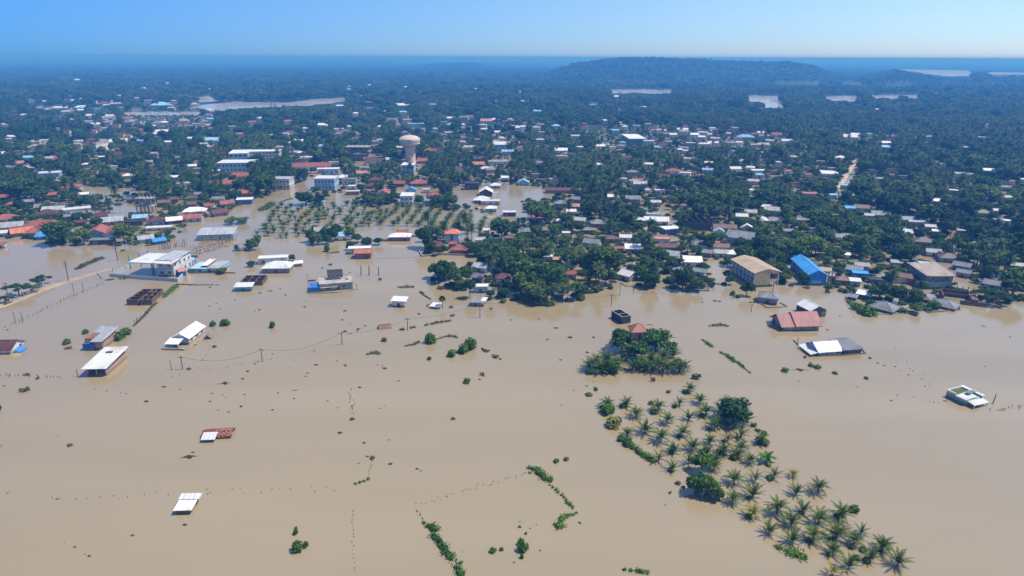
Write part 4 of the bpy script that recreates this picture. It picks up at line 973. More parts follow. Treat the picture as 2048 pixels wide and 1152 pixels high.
LIST = '''
15 446 42 hip red white|22 462 52 gable pale grey r=.6|6 474 22 gable white white|47 474 48 gable orange brick yaw=18|88 463 76 hip red brick r=.6|40 470 34 hip darkred brick|75 473 40 hip red brick|97 436 40 hip darkred brick|110 427 40 gable pale grey r=.6|88 421 28 gable grey grey|157 431 54 flat white white r=.5,h=3,yaw=15
92 479 32 shed blue blue h=1.4|115 471 26 gable darkred brick|138 473 28 gable grey brick|200 477 44 gabley red ltblue r=1.2|230 478 42 gabley red ltblue r=1.2,yaw=8|207 490 48 flat grey dark r=.5,yaw=-8|226 451 46 gable pale grey r=.7,yaw=10|239 443 38 gable grey white yaw=8|269 452 36 flat dark dark r=.5|283 443 28 gable ltblue pink|315 450 36 hip darkred ltblue|350 449 34 gable white dark yaw=12|385 444 42 gable red ltblue r=.6|391 430 44 hip white white r=.6|440 434 38 gable darkred grey yaw=25|455 415 34 gable red white yaw=25|491 409 32 flat white blue h=2.6|381 416 28 gable brown brick|383 403 24 hip brown brick|207 439 26 gable darkred brick|4 497 18 gable red white|293 487 36 gable pale ltblue yaw=20|320 489 30 shed blue blue h=1.3,yaw=20|320 461 50 flat white white h=1.2,r=.4
453 374 48 gable red red r=.5|482 358 32 gable red white|492 393 28 gable red red|370 374 34 flat pale white|145 381 34 hip red white|105 396 22 gable red brick|8 401 24 gable red brick|102 357 42 flat white ltblue h=3.5|118 321 24 gable red brick|438 405 24 gable grey white|420 418 20 gable red white|400 395 20 gable grey grey|350 405 18 gable brown brick|60 410 20 gable grey grey|130 415 18 hip brown white|140 440 18 gable grey grey|165 452 18 gable darkred brick|25 415 18 hip red brick|62 340 22 gable pink white|42 332 24 gable pink white|75 344 24 flat ltblue white h=3|120 368 12 gable white white|10 312 20 gable white white|107 322 26 hip red white|127 319 18 gable white white|170 395 18 gable white grey|265 405 20 gable brown brick|330 412 24 gable rust brick
623 341 84 gable red white r=.3,h=3|600 337 40 gable red white r=.5,yaw=20|646 347 22 flat white white h=3|688 361 26 hip white white|700 370 30 flat grey white h=3.5|706 379 18 flat white white|706 390 28 flat white brick r=.5|751 366 26 hip darkred brick|768 394 26 gabley red ltblue r=1.1|800 374 32 gable red dark yaw=-20|838 373 34 hip red brick|822 387 24 gabley blue ltblue|853 386 16 flat white white|870 397 28 hip red white|860 409 32 flat pale ltblue r=.4|646 470 32 gable pale green|690 481 28 shed ltblue white|635 402 20 hip brown brick|640 412 20 flat ltblue white|747 326 30 hip darkred white r=.6|780 324 18 gable white white|725 352 22 gable pink white|665 350 30 flat white ltblue h=4|615 320 26 flat white white|665 318 20 flat white white|740 378 18 hip darkred brick|668 330 20 flat pale white
944 380 30 flat dark dark h=4,r=.8|972 393 28 gabley white dark h=2.6,r=1.1|991 377 22 hip white ltblue|963 407 32 hip white red r=.8|981 410 40 flat white white r=.5|982 424 24 hip white ltblue|1019 433 28 flat white dark r=.7|1047 371 24 gabley ltblue ltblue|1075 443 22 gable red white|1295 386 10 gable white white|1120 387 60 gable darkred brick r=.3|1010 361 16 gable white white|848 327 26 gable red brick|860 306 26 hip red brick|951 284 18 hip red brick|995 286 28 flat white white r=.4|1000 329 48 flat pale white r=.4|957 334 24 gable orange brick|975 344 24 gable pale white|962 322 20 hip darkred brick|1200 334 14 gable white white|1080 330 14 gable grey white|920 345 16 hip darkred white|895 355 16 hip red white
1122 414 28 hip grey grey|1154 406 28 gable grey grey yaw=-20|1142 430 20 gable white white|1147 420 24 gable pink brick|1225 400 22 gable white white|1265 405 30 gable grey grey|1120 449 16 gable white white|1160 449 30 gable pale grey yaw=-20|1196 455 34 hip grey brick|1055 471 30 hip grey brick|1083 468 22 hip grey brick|1132 475 18 flat white white|1175 468 24 hip grey brick|1184 496 40 gable grey white yaw=-20|1250 483 24 gable white white|1222 486 26 hip brown brick|1302 448 30 gable white white|1280 448 22 gable white grey|1095 524 24 flat white white|1045 491 28 gable brown brick|1017 484 20 hip brown brick|960 488 22 gable pale white|973 468 14 gable white white|1265 507 32 shed white grey|1240 505 16 gable red brick|1055 598 22 shed pale dark yaw=-30|1118 600 16 flat pale dark|1115 528 20 gable tan brick
1318 450 36 gable white white|1306 437 32 flat pale white r=.5|1448 464 46 gable rust brick r=.5|1492 463 24 gabley white white|1522 448 30 hip white white|1550 449 28 gable grey grey|1482 440 24 gable white white|1500 432 24 gable pale white|1545 429 38 gable pale grey yaw=-20|1530 420 18 gable white white|1322 488 34 flat pink white|1335 503 40 gable darkred brick r=.6|1340 521 44 gable pale white yaw=-18|1396 498 32 gable grey white|1441 503 32 gable rust white r=.7|1480 494 66 gable grey ltblue h=3.6,r=.8,yaw=-22|1437 471 22 gabley ltblue white|1411 515 32 gable grey brick yaw=-18|1440 515 28 gable pale white|1469 517 34 hip white white|1384 534 38 shed white white|1355 550 20 hip pale grey|1398 554 32 gable grey grey yaw=-20|1628 468 28 flat grey white|1668 483 32 gable grey grey|1695 482 28 gable grey grey|1690 518 16 gable white white|1618 538 30 gable dark grey|1645 551 28 gable tan grey|1600 447 18 gable grey grey|1575 470 20 gable grey grey
1618 395 32 flat pink grey|1691 399 28 gable grey grey|1721 423 28 gable brown white|1697 423 20 gable blue blue|1758 437 34 gable grey ltblue|1736 438 18 gable pale grey|1813 447 36 gable grey grey r=.6|1832 453 34 flat pale grey|1812 474 36 gable white ltblue yaw=-20|1858 461 20 gable pale grey|1845 492 38 hip brown brick|2008 450 38 flat white white r=.5|1964 433 28 hip olive grey|1866 408 20 gable white white|1989 428 18 gable pale grey|1864 513 28 gable grey white|1895 525 38 hip brown ltblue|1922 543 40 gable grey blue yaw=-25|1925 556 32 gable grey grey yaw=-25|1845 540 36 flat white white|1721 541 28 gable grey grey|1706 550 38 gable grey grey yaw=-15|1718 558 32 flat blue blue|1683 570 30 hip brown brick|1708 573 22 shed white green|1752 567 34 flat dark blue h=1.2,r=.5|1985 581 44 gable grey grey yaw=-20|1790 534 22 gable grey grey|1870 470 16 gable white grey|1760 500 16 gable white grey|1920 470 16 flat white grey|1985 500 18 gable grey grey|2030 540 24 gable grey grey
'''
FAR = '''66 206 14 w|89 206 10 w|117 219 18 w|98 222 10 w|137 219 14 w|140 224 12 r|165 221 24 w|210 213 20 r|192 222 24 b|182 236 16 w|48 233 12 w|32 231 16 d|180 247 24 w|197 254 28 w|256 245 24 r|322 245 18 r|370 247 20 g|305 257 18 w|326 269 30 w|288 265 20 r|185 268 18 r|137 272 14 r|115 262 10 w|11 253 16 w|255 277 20 r|322 214 42 b|385 209 14 w|240 289 34 w|92 287 22 w|335 295 18 w|380 283 20 w|402 302 14 r|450 305 16 d|240 304 18 g|310 313 16 g|120 365 10 w|220 248 14 w|212 262 12 b|340 250 14 g|385 258 16 w|160 300 12 r|20 285 12 g|300 330 16 g|230 340 14 w|355 330 14 g|395 345 16 g|205 320 12 w|60 300 10 w
577 248 22 r|505 253 18 r|647 256 22 w|678 263 24 w|710 234 16 w|738 223 18 w|805 214 32 w|777 241 18 c|832 257 38 b|636 299 24 b|581 268 20 r|482 278 18 r|425 288 36 b|520 241 14 w|465 262 18 w|760 258 12 w|698 258 10 w|610 262 12 w|545 275 14 g|700 280 16 w|660 285 14 b|560 300 16 w|815 245 20 w|795 252 14 r|870 262 14 b|760 285 12 g
942 237 18 r|1030 260 32 w|1050 251 14 w|1080 253 18 w|1112 257 20 b|1142 255 26 r|1180 258 22 b|1210 249 12 w|1240 249 8 w|1275 256 20 b|959 304 18 w|959 309 16 w|1122 307 28 w|1167 301 28 w|1197 299 26 w|994 270 16 w|1046 262 14 w|1068 262 12 r|905 262 14 b|925 255 14 w|1010 275 16 g|1080 290 18 g|1130 270 14 w|1150 282 18 g|1040 300 14 r|890 280 14 g
1297 293 24 w|1308 267 14 w|1325 267 14 w|1365 264 24 w|1427 268 16 b|1385 279 22 w|1410 276 26 g|1405 294 32 w|1425 292 22 w|1477 291 14 w|1490 281 36 b|1572 287 24 w|1552 274 20 r|1375 324 18 w|1417 332 18 w|1297 335 20 w|1345 350 32 r|1382 350 22 r|1370 354 26 w|1400 364 24 r|1415 347 24 b|1469 345 26 w|1500 342 18 w|1516 349 32 w|1518 357 18 b|1550 350 22 d|1575 349 18 r|1655 355 40 w|1508 390 30 w|1320 390 24 w|1275 368 24 r|1279 376 28 g|1310 414 24 g|1368 420 18 r|1230 270 16 b|1250 262 14 w|1455 272 14 g|1520 270 16 w|1345 275 18 w|1245 292 14 b|1310 300 18 b|1225 300 14 w
1560 282 14 r|1700 281 30 w|1710 275 20 w|1738 274 12 c|1782 278 26 g|1770 291 20 w|1772 300 20 b|1855 283 14 g|1962 285 24 w|1680 322 22 w|1640 330 18 g|1885 334 14 w|1978 348 28 w|1990 352 14 w|2022 370 14 r|2044 366 12 w|1972 258 8 w|1753 222 12 w|1795 212 8 w|1868 188 12 w|1232 196 16 w|1290 218 8 w|1500 233 6 w|1400 215 6 w|1045 205 8 w|1240 185 6 w|1000 183 10 w|950 180 8 w|720 195 8 w|700 175 8 w|740 172 10 w|155 163 14 w|290 180 16 w|420 180 10 w|335 170 8 w|1870 330 12 w|1930 300 12 g|1735 335 10 w|1585 320 14 g|1610 300 12 w'''
FC = {'w': ('white', 'white'), 'r': ('red', 'white'), 'b': ('ltblue', 'ltblue'), 'g': ('pale', 'grey'), 'd': ('darkred', 'brick'), 'c': ('cyan', 'white')}
rr_ = random.Random(11)
for t in LIST.replace('\n', '|').split('|'):
    t = t.split()
    if len(t) < 6: continue
    kw = {}
    if len(t) > 6:
        for q in t[6].split(','):
            k, v = q.split('='); kw[k] = float(v)
    H(float(t[0]), float(t[1]), float(t[2]), t[3], t[4], t[5], **kw)
STUFFW = 18
for t in FAR.replace('\n', '|').split('|'):
    t = t.split()
    if len(t) < 4: continue
    rc, wc = FC[t[3]]; w = float(t[2]); y = float(t[1])
    form = rr_.choice(['gable', 'gable', 'hip', 'flat']); hgt = rr_.choice([2.6, 3.0, 3.4, 5.0]) if y < 300 else 2.6
    H(float(t[0]), y, w, form, rc, wc, rr_.choice([.6, .75]), rr_.uniform(-15, 15), hgt, soft=.25, pitch=.42, group='small houses of the far town')

INT = [[(40, 215), (250, 190), (430, 215), (420, 262), (180, 262)], [(1150, 250), (1450, 262), (1600, 280), (1440, 312), (1240, 300)], [(760, 235), (1010, 240), (1150, 262), (1100, 290), (780, 275)], [(20, 262), (420, 262), (560, 340), (480, 370), (20, 350)],
       [(560, 270), (1000, 275), (1040, 350), (600, 340)], [(1050, 290), (1600, 310), (2030, 360), (2030, 420), (1050, 380)], [(560, 170), (1300, 185), (1350, 240), (560, 230)]]
for pl, n in zip(INT, (64, 40, 30, 40, 30, 36, 20)):     # the rest of the town: roofs of a few pixels between the trees
    x0, x1 = min(p[0] for p in pl), max(p[0] for p in pl); y0, y1 = min(p[1] for p in pl), max(p[1] for p in pl); k = 0
    while k < n:
        x, y = rr_.uniform(x0, x1), rr_.uniform(y0, y1)
        if not in_poly(np.array([x]), np.array([y]), pl)[0]: continue
        if any(in_poly(np.array([x]), np.array([y + dy_]), lk)[0] for lk in LAKES for dy_ in (0, -6)): continue
        k += 1; rc, wc = rr_.choice([('white', 'grey')] * 4 + [('pale', 'cream')] * 6 + [('grey', 'grey')] * 5 + [('darkred', 'cream')] * 3 + [('ltblue', 'ltblue')] * 2 + [('rust', 'brick')])
        STUFFW = 99; H(x, y, rr_.uniform(7, 9) + rr_.uniform(.02, .055) * y, rr_.choice(['gable', 'gable', 'hip', 'flat']), rc, wc, .65, rr_.uniform(-20, 20), rr_.choice([2.6, 3.2, 4.5, 5.5]) if y < 280 else 2.6, soft=.3, pitch=.42)
def far_houses():                    # houses of only a few pixels each, past the number that can be told apart
    mats = []; V = []; F = []; MI = []
    for mb, mt, c, yw in FARB:
        if mt not in mats: mats.append(mt)
        o = len(V); ca, sa = math.cos(yw), math.sin(yw)
        V += [(c.x + x * ca - y * sa, c.y + x * sa + y * ca, z) for x, y, z in mb.v]; F += [tuple(q + o for q in f) for f in mb.f]; MI += [mats.index(mt)] * len(mb.f)
    me = bpy.data.meshes.new('far_houses'); me.from_pydata(V, [], F)
    for m in mats: me.materials.append(m)
    me.polygons.foreach_set('material_index', MI); me.update()
    tag(inst('far_houses', me), 'tiny far houses with white, red and blue roofs scattered among trees', 'houses', kind='stuff')
far_houses()
# ------------------------------------------------------------------ vegetation shapes
def leafy(name, V, F, T, mats, mi=None):
    me = bpy.data.meshes.new(name); me.from_pydata(V, [], F)
    for m in mats: me.materials.append(m)
    if mi is not None: me.polygons.foreach_set('material_index', mi)
    a = me.attributes.new('tint', 'FLOAT_COLOR', 'FACE')
    c = np.ones((len(F), 4), np.float32); t = np.asarray(T, np.float32)
    c[:, 0] = t * (1 + 0.10 * (t - 1)); c[:, 1] = t; c[:, 2] = t * 0.95
    a.data.foreach_set('color', c.ravel()); me.update(); return me
def cloud(seed, lobes, nleaf, size, core=0.80, zmin=-9, flat=0.35):
    """leaf-sized faces spread over and through a set of ellipsoid lobes, with an inner mass of leaves"""
    r = np.random.default_rng(seed); V = []; F = []; T = []
    vol = np.array([l[3] * l[3] for l in lobes]); vol = vol / vol.sum()
    for (cx, cy_, cz, rx, rz) in lobes:
        k = len(V); na, nb = 7, 4
        for b in range(nb + 1):
            ph = math.pi * b / nb
            for a in range(na):
                th = 2 * math.pi * a / na + 0.4 * b
                rr = core * r.uniform(0.75, 1.08)
                V.append((cx + rx * rr * math.sin(ph) * math.cos(th), cy_ + rx * rr * math.sin(ph) * math.sin(th), max(zmin, cz + rz * rr * math.cos(ph))))
        for b in range(nb):
            for a in range(na):
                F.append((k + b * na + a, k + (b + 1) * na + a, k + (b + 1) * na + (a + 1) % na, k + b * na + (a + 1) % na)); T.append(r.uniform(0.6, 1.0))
    for i in range(nleaf):
        cx, cy_, cz, rx, rz = lobes[r.choice(len(lobes), p=vol)]
        d = r.normal(size=3); d /= np.linalg.norm(d)
        if d[2] < -0.35: d[2] *= -1
        q = r.uniform(0.78, 1.10)
        c = np.array((cx + d[0] * rx * q, cy_ + d[1] * rx * q, cz + d[2] * rz * q))
        if c[2] < zmin: continue
        nrm = d * 0.8 + r.normal(size=3) * 0.55 + np.array((0, 0, flat)); nrm /= np.linalg.norm(nrm)
        u = np.cross(nrm, r.normal(size=3)); u /= np.linalg.norm(u); w = np.cross(nrm, u)
        s = size * r.uniform(0.6, 1.35); s2 = s * r.uniform(0.55, 1.0)
        k = len(V)
        V += [tuple(c - u * s * 0.5), tuple(c + w * s2 * 0.5 - nrm * s * .1), tuple(c + u * s * 0.5), tuple(c - w * s2 * 0.5 - nrm * s * .1)]
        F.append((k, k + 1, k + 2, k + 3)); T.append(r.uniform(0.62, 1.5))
    return V, F, T
def broad_crown(seed, R=3.6, H=8.0, nleaf=520, wide=1.0):
    r = np.random.default_rng(seed); lobes = [(0, 0, H * 0.62, R * 0.72, H * 0.26)]
    for i in range(7):
        a = 2 * math.pi * i / 7 + r.uniform(-.3, .3); d = R * r.uniform(0.40, 0.66) * wide
        s = R * r.uniform(0.34, 0.55)
        lobes.append((d * math.cos(a), d * math.sin(a), H * r.uniform(0.42, 0.78), s, s * r.uniform(.7, 1.0)))
    return cloud(seed, lobes, nleaf, 0.85)
def trunk_mesh(name, H, r0, r1, lean=0.0, limbs=0, seed=0):
    r = random.Random(seed); mb = MB(); n = 4; p = Vector((0, 0, -1.6))
    for i in range(n):
        t = (i + 1) / n
        q = Vector((lean * t * t, 0, -1.6 + (H + 1.6) * t))
        mb.tube(p, q, r0 + (r1 - r0) * i / n, r0 + (r1 - r0) * t, 6, caps=i in (0, n - 1)); p = q
    for i in range(limbs):
        a = 2 * math.pi * i / limbs + r.uniform(-.4, .4); b = Vector((lean * .6, 0, H * 0.55))
        mb.tube(b, b + Vector((math.cos(a) * H * .32, math.sin(a) * H * .32, H * .42)), r1 * .9, r1 * .35, 5)
    return mb.mesh(name, [BARK])
def frond(V, F, T, r, base, az, el, length, droop, width, nseg=9, tint=1.0):
    p = np.array(base, float); e = el; h = np.array((math.cos(az), math.sin(az), 0.0)); side = np.array((-math.sin(az), math.cos(az), 0.0))
    seg = length / nseg; pts = [p.copy()]; dirs = []
    for i in range(nseg):
        d = h * math.cos(e) + np.array((0, 0, 1.0)) * math.sin(e); dirs.append(d)
        p = p + d * seg; pts.append(p.copy()); e -= droop / nseg * (0.4 + 1.2 * i / nseg)
    for i in range(1, nseg + 1):
        t = i / nseg
        w = width * (math.sin(math.pi * min(1, 0.12 + 0.88 * t) ** 0.8) * 0.9 + 0.18)
        d = dirs[i - 1]; up = np.cross(side, d) * -1
        for s in (-1, 1):
            tip = pts[i] + side * s * w * r.uniform(.75, 1.05) + d * w * r.uniform(.45, .8) - np.array((0, 0, 1.0)) * w * r.uniform(.25, .6)
            k = len(V); V += [tuple(pts[i - 1]), tuple(pts[i]), tuple(tip)]
            F.append((k, k + 1, k + 2) if s < 0 else (k, k + 2, k + 1)); T.append(tint * r.uniform(.72, 1.3))
    return pts
def palm_crown(seed, n=18, L=4.2, base=(0, 0, 0), up=1.2, low=-0.35, droop=1.25, width=0.85, nuts=True):
    r = np.random.default_rng(seed); V = []; F = []; T = []
    for i in range(n):
        t = i / (n - 1); az = i * 2.399 + r.uniform(-.25, .25)
        el = up + (low - up) * t ** 0.9 + r.uniform(-.12, .12)
        frond(V, F, T, r, base, az, el, L * r.uniform(.82, 1.08) * (0.8 + .2 * min(1, 3 * t)), droop * r.uniform(.8, 1.25), width, tint=0.85 + 0.3 * r.random() if t < .85 else 1.25)
    return V, F, T
BRB_ME = []
PALM_ME, PALM_TR, YP_ME, YP_TR, BR_ME, BR_TR, BU_ME = [], [], [], [], [], [], []
for k in range(4):
    lean = (0.0, 1.0, -0.7, 1.8)[k]; H = (9.0, 10.0, 8.0, 9.0)[k]
    V, F, T = palm_crown(20 + k, n=26, L=4.0, base=(lean, 0, H), up=1.3, low=-0.95, droop=1.45, width=1.0)
    PALM_ME.append(leafy('palm_crown', V, F, T, [PALM])); PALM_TR.append(trunk_mesh('palm_trunk', H, .22, .14, lean))
YP_YEL = []
for k in range(5):
    h = (0.8, 1.1, 0.6, 1.5, 0.9)[k]; n = (17, 19, 15, 18, 12)[k]
    V, F, T = palm_crown(40 + k, n=n, L=3.6, base=(0, 0, h), up=1.38, low=(0.40, .25, .6, .05, .3)[k], droop=(1.05, 1.25, .9, 1.35, 1.1)[k], width=(.66, .72, .62, .68, .5)[k])
    YP_ME.append(leafy('young_palm_crown', V, F, T, [YPALM])); YP_TR.append(trunk_mesh('young_palm_trunk', h + .1, .24, .2))
    YP_YEL.append(leafy('yellow_palm_crown', V, F, T, [YELPALM]))
for k in range(5):
    H = (7.6, 8.6, 6.6, 9.4, 7.0)[k]; R = (3.4, 3.8, 3.6, 3.9, 4.4)[k]
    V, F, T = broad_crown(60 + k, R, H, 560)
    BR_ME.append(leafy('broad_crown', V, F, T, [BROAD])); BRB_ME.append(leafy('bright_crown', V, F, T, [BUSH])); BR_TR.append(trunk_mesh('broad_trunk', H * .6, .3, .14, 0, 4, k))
def flat_crown():                                   # spreading rain-tree: a wide shallow crown
    r = np.random.default_rng(5); lobes = []
    for i in range(12):
        a = r.uniform(0, 6.28); d = 4.6 * math.sqrt(r.random())
        lobes.append((d * math.cos(a), d * math.sin(a), 4.6 + r.uniform(-.3, .5) - .05 * d * d, 1.7, 0.8))
    return cloud(5, lobes, 650, .7)
V, F, T = flat_crown(); FLAT_ME = leafy('flat_crown', V, F, T, [BROAD]); FLAT_TR = trunk_mesh('flat_trunk', 4.2, .28, .15, .3, 6, 9)
for k in range(4):                                  # unit shrubs, about 2 m across and 1.4 m tall
    r = np.random.default_rng(80 + k)
    lobes = [(0, 0, .45, .8, .7)] + [(math.cos(a) * .55, math.sin(a) * .55, r.uniform(.15, .6), r.uniform(.3, .55), r.uniform(.3, .55)) for a in r.uniform(0, 6.28, 5)]
    V, F, T = cloud(80 + k, lobes, 260, .30, .75, -.1); BU_ME.append(leafy('shrub_leaves', V, F, T, [BUSH]))
BUD_ME = []
for k in range(3):                                  # sparse, twiggy half-drowned shrubs
    r = np.random.default_rng(90 + k)
    lobes = [(0, 0, .2, .6, .5)] + [(math.cos(a) * .6, math.sin(a) * .6, r.uniform(.0, .5), .3, .3) for a in r.uniform(0, 6.28, 4)]
    V, F, T = cloud(90 + k, lobes, 170, .26, .45, -.1); BUD_ME.append(leafy('dull_shrub_leaves', V, F, T, [BUSHD]))
def fan_crown():
    r = np.random.default_rng(3); V = []; F = []; T = []
    for i in range(34):
        d = r.normal(size=3); d /= np.linalg.norm(d)
        if d[2] < -.55: d[2] *= -1
        c = np.array((0, 0, 5.2)); u = np.cross(d, r.normal(size=3)); u /= np.linalg.norm(u); w = np.cross(d, u)
        tip = c + d * 1.0; k0 = len(V); V.append(tuple(tip)); n = 8
        for j in range(n):
            a = -1.9 + 3.8 * j / (n - 1)
            V.append(tuple(tip + (d * math.cos(a) + u * math.sin(a)) * .85 - np.array((0, 0, .12)) * abs(a)))
        for j in range(n - 1): F.append((k0, k0 + 1 + j, k0 + 2 + j)); T.append(r.uniform(.7, 1.25))
    return V, F, T
V, F, T = fan_crown(); FAN_ME = leafy('fan_crown', V, F, T, [PALM]); FAN_TR = trunk_mesh('fan_trunk', 5.1, .24, .2)
def banana_crown():
    r = np.random.default_rng(8); V = []; F = []; T = []
    for i in range(9):
        az = i * 2.4; e = 1.25 - .12 * i; p = np.array((0, 0, .8)); h = np.array((math.cos(az), math.sin(az), 0)); s = np.array((-h[1], h[0], 0)); prev = None
        for j in range(7):
            t = j / 6; w = .42 * math.sin(math.pi * min(.97, .1 + t * .9)) + .03
            row = (p - s * w - np.array((0, 0, .12 * w)), p, p + s * w - np.array((0, 0, .12 * w)))
            k = len(V); V += [tuple(q) for q in row]
            if prev is not None:
                tt = r.uniform(.85, 1.25); F.append((prev, prev + 1, k + 1, k)); F.append((prev + 1, prev + 2, k + 2, k + 1)); T += [tt, tt * 1.1]
            prev = k; p = p + (h * math.cos(e) + np.array((0, 0, 1)) * math.sin(e)) * .42; e -= .26
    return V, F, T
V, F, T = banana_crown(); BANANA_ME = leafy('banana_leaves', V, F, T, [BUSH]); BANANA_TR = trunk_mesh('banana_stem', .9, .2, .16)

def tree(name, label, cat, group, pos, rz, sc, crown, trunk, at=None, sz=None):
    o = empty(name, pos, rz); o.scale = (sc, sc, sc if sz is None else sz)
    inst('trunk', trunk, o); c = inst('crown', crown, o)
    tag(o, label, cat, group, at=at)
    return o

# ------------------------------------------------------------------ the forest: where trees stand
def scatter():
    out = []
    for d0, d1, s, kind in ((180, 620, 6.0, 0), (620, 1100, 7.4, 0), (1100, 1900, 10.5, 1), (1900, 4500, 16.5, 2), (4500, 13000, 44.0, 3)):
        ys = np.arange(d0, d1, s)
        for y in ys:
            wd = 0.86 * y + 30
            n = int(2 * wd / s); x = (np.arange(n) - n / 2) * s + rng.uniform(-.5, .5, n) * s
            yy = y + rng.uniform(-.5, .5, n) * s
            out.append(np.stack([x, yy, np.full(n, kind, float)], -1))
    return np.concatenate(out)
PT = scatter()
X, Y, K = PT[:, 0], PT[:, 1], PT[:, 2]
PXX, PYY, PD = px_np(X, Y, np.zeros_like(X))
keep = ~in_poly(PXX, PYY, FLOOD)
# species: palms gather in groves, broad trees elsewhere
g = np.sin(X * .021 + 1.3) * np.cos(Y * .013 + X * .004) + np.sin(X * .006 - Y * .009)
pp = np.clip(0.44 + 0.26 * g + 0.14 * (PXX > 1000), .1, .8)
pp = np.where((PXX > 840) & (PXX < 1460) & (PYY > 440), np.maximum(pp, .62), pp)
is_palm = (rng.random(len(X)) < pp) & (K < 3)
var = np.where(is_palm, rng.integers(0, 4, len(X)), rng.integers(0, 5, len(X)))
scl = np.where(is_palm, rng.normal(0.90, .16, len(X)), np.exp(rng.normal(0.02, .28, len(X))))
scl = np.clip(scl, .5, 1.9)
scl = np.where(K == 1, scl * 1.3, scl); scl = np.where(K == 2, scl * 1.75, scl)
zs = scl.copy()
big = K == 3
scl = np.where(big, rng.uniform(4.5, 7.5, len(X)), scl); zs = np.where(big, rng.uniform(.9, 1.5, len(X)), zs)
zs = np.where(K == 2, scl * .7, zs)
TH = np.where(is_palm, 12.4, 9.0) * zs
ZB = hill(X, Y); ZB = np.where(ZB > .5, ZB - 1.8, 0)
PYY = px_np(X, Y, ZB)[1]; tx, ty, _ = px_np(X, Y, ZB + TH)
sx = FPX / PD
half = np.where(is_palm, 3.8, 4.0) * scl * sx
for pl in OPEN:
    keep &= ~(in_poly(PXX, PYY, pl) | in_poly(PXX, PYY - .35 * (PYY - ty), pl) | in_poly(PXX, PYY - .7 * (PYY - ty), pl))
for pl in LAKES:
    far = Y > 600
    for f in (0, .25, .5, .75, .95):
        keep &= ~(far & in_poly(PXX, PYY - f * (PYY - ty), pl))
# thin out the village and gardens on the left, where yards stay open
VILL = [(-400, 395), (0, 392), (150, 398), (480, 388), (520, 396), (375, 455), (330, 492), (-400, 485)]
VILL2 = [(430, 330), (700, 325), (1000, 330), (1060, 372), (900, 405), (700, 404), (520, 396)]
TOWN = [(40, 215), (250, 190), (430, 215), (420, 262), (180, 262)]; TOWN2 = [(1150, 250), (1450, 262), (1600, 280), (1440, 312), (1240, 300)]
def house_test(X, Y, PXX, PYY, ty, half, slack=1.0):
    ins = np.zeros(len(X), bool); ovl = np.zeros(len(X), bool)
    for (x0, y0, x1, y1, gx, gy, rad, soft) in KEEP:        # houses stay in sight where the photograph shows them
        near = np.nonzero((np.abs(PXX - (x0 + x1) / 2) < (x1 - x0) / 2 + half + 3) & (PYY > y0 - 4) & (ty < y1))[0]
        if not len(near): continue
        x, y, hx, t = PXX[near], PYY[near], half[near] * .75, ty[near]
        ins[near] |= (X[near] - gx) ** 2 + (Y[near] - gy) ** 2 < (rad + 1.0) ** 2
        mx = (x1 - x0) * .2
        o_ = (x + hx > x0 + mx) & (x - hx < x1 - mx) & (t < y1 - (y1 - y0) * soft * slack) & (y > y0) & (Y[near] < gy)
        ovl[near] |= o_
        if soft < .09: ins[near] |= o_
    return ins, ovl
for pl, fr in ((VILL, .1), (VILL2, .15), (TOWN, .45), (TOWN2, .45)):
    keep &= ~(in_poly(PXX, PYY, pl) & (rng.random(len(X)) < fr))
ins, ovl = house_test(X, Y, PXX, PYY, ty, half)
ovl &= rng.random(len(X)) < .93
second = keep & ~ins & ovl & (K < 3)                    # where a full-grown tree would hide a house, a low one may stand
keep &= ~ins & ~ovl
scl = np.where(second, rng.uniform(.40, .72, len(X)), scl); is_palm &= ~second; var = np.where(second, rng.integers(0, 5, len(X)), var)
zs = np.where(second, scl * rng.uniform(.7, 1.0, len(X)), zs); TH = np.where(second, 9.0 * zs, TH); half = np.where(second, 4.0 * scl * sx, half)
ty = np.where(second, px_np(X, Y, ZB + TH)[1], ty)
ins2, ovl2 = house_test(X, Y, PXX, PYY, ty, half)
keep |= second & ~ovl2
idx = np.nonzero(keep)[0]
X, Y, K, PXX, PYY, PD, is_palm, var, scl, zs, ZB, ty, half, TH = (a[idx] for a in (X, Y, K, PXX, PYY, PD, is_palm, var, scl, zs, ZB, ty, half, TH))
rot = rng.uniform(0, 6.28, len(X))
inview = (PXX > -20) & (PXX < 2068) & (K == 0)
print('trees', len(X), 'palms', is_palm.sum())
single = np.zeros(len(X), bool)
NSINGLE = 300
for sel, nm in ((is_palm, 'p'), (~is_palm, 'b')):
    c = np.nonzero(sel & inview)[0]; c = c[np.argsort(PD[c])][:NSINGLE - (0 if nm == 'p' else 12)]
    single[c] = True
for i in np.nonzero(single)[0]:
    at = (PXX[i], PYY[i])
    s = float(scl[i]); k = int(var[i])
    if is_palm[i]:
        sizew = 'short' if s < .85 else ('tall' if s > 1.05 else 'middling')
        lean = ('straight', 'leaning', 'tilted', 'bent')[k]
        tree('coconut_palm', f'{sizew} {lean} coconut palm {rel(*at)}', 'palm tree', 'coconut palms along the flooded grove', (X[i], Y[i], ZB[i]), rot[i], s, PALM_ME[k], PALM_TR[k], at)
    else:
        sizew = 'low' if s < .65 else ('small' if s < .95 else ('big' if s > 1.3 else 'rounded'))
        tree('broadleaf_tree', f"{sizew} {('bushy', 'domed', 'flat-topped', 'upright', 'wide')[k]} tree {rel(*at)}", 'tree', 'broadleaf trees along the flooded grove', (X[i], Y[i], ZB[i]), rot[i], s, BR_ME[k], BR_TR[k], at, float(zs[i]))

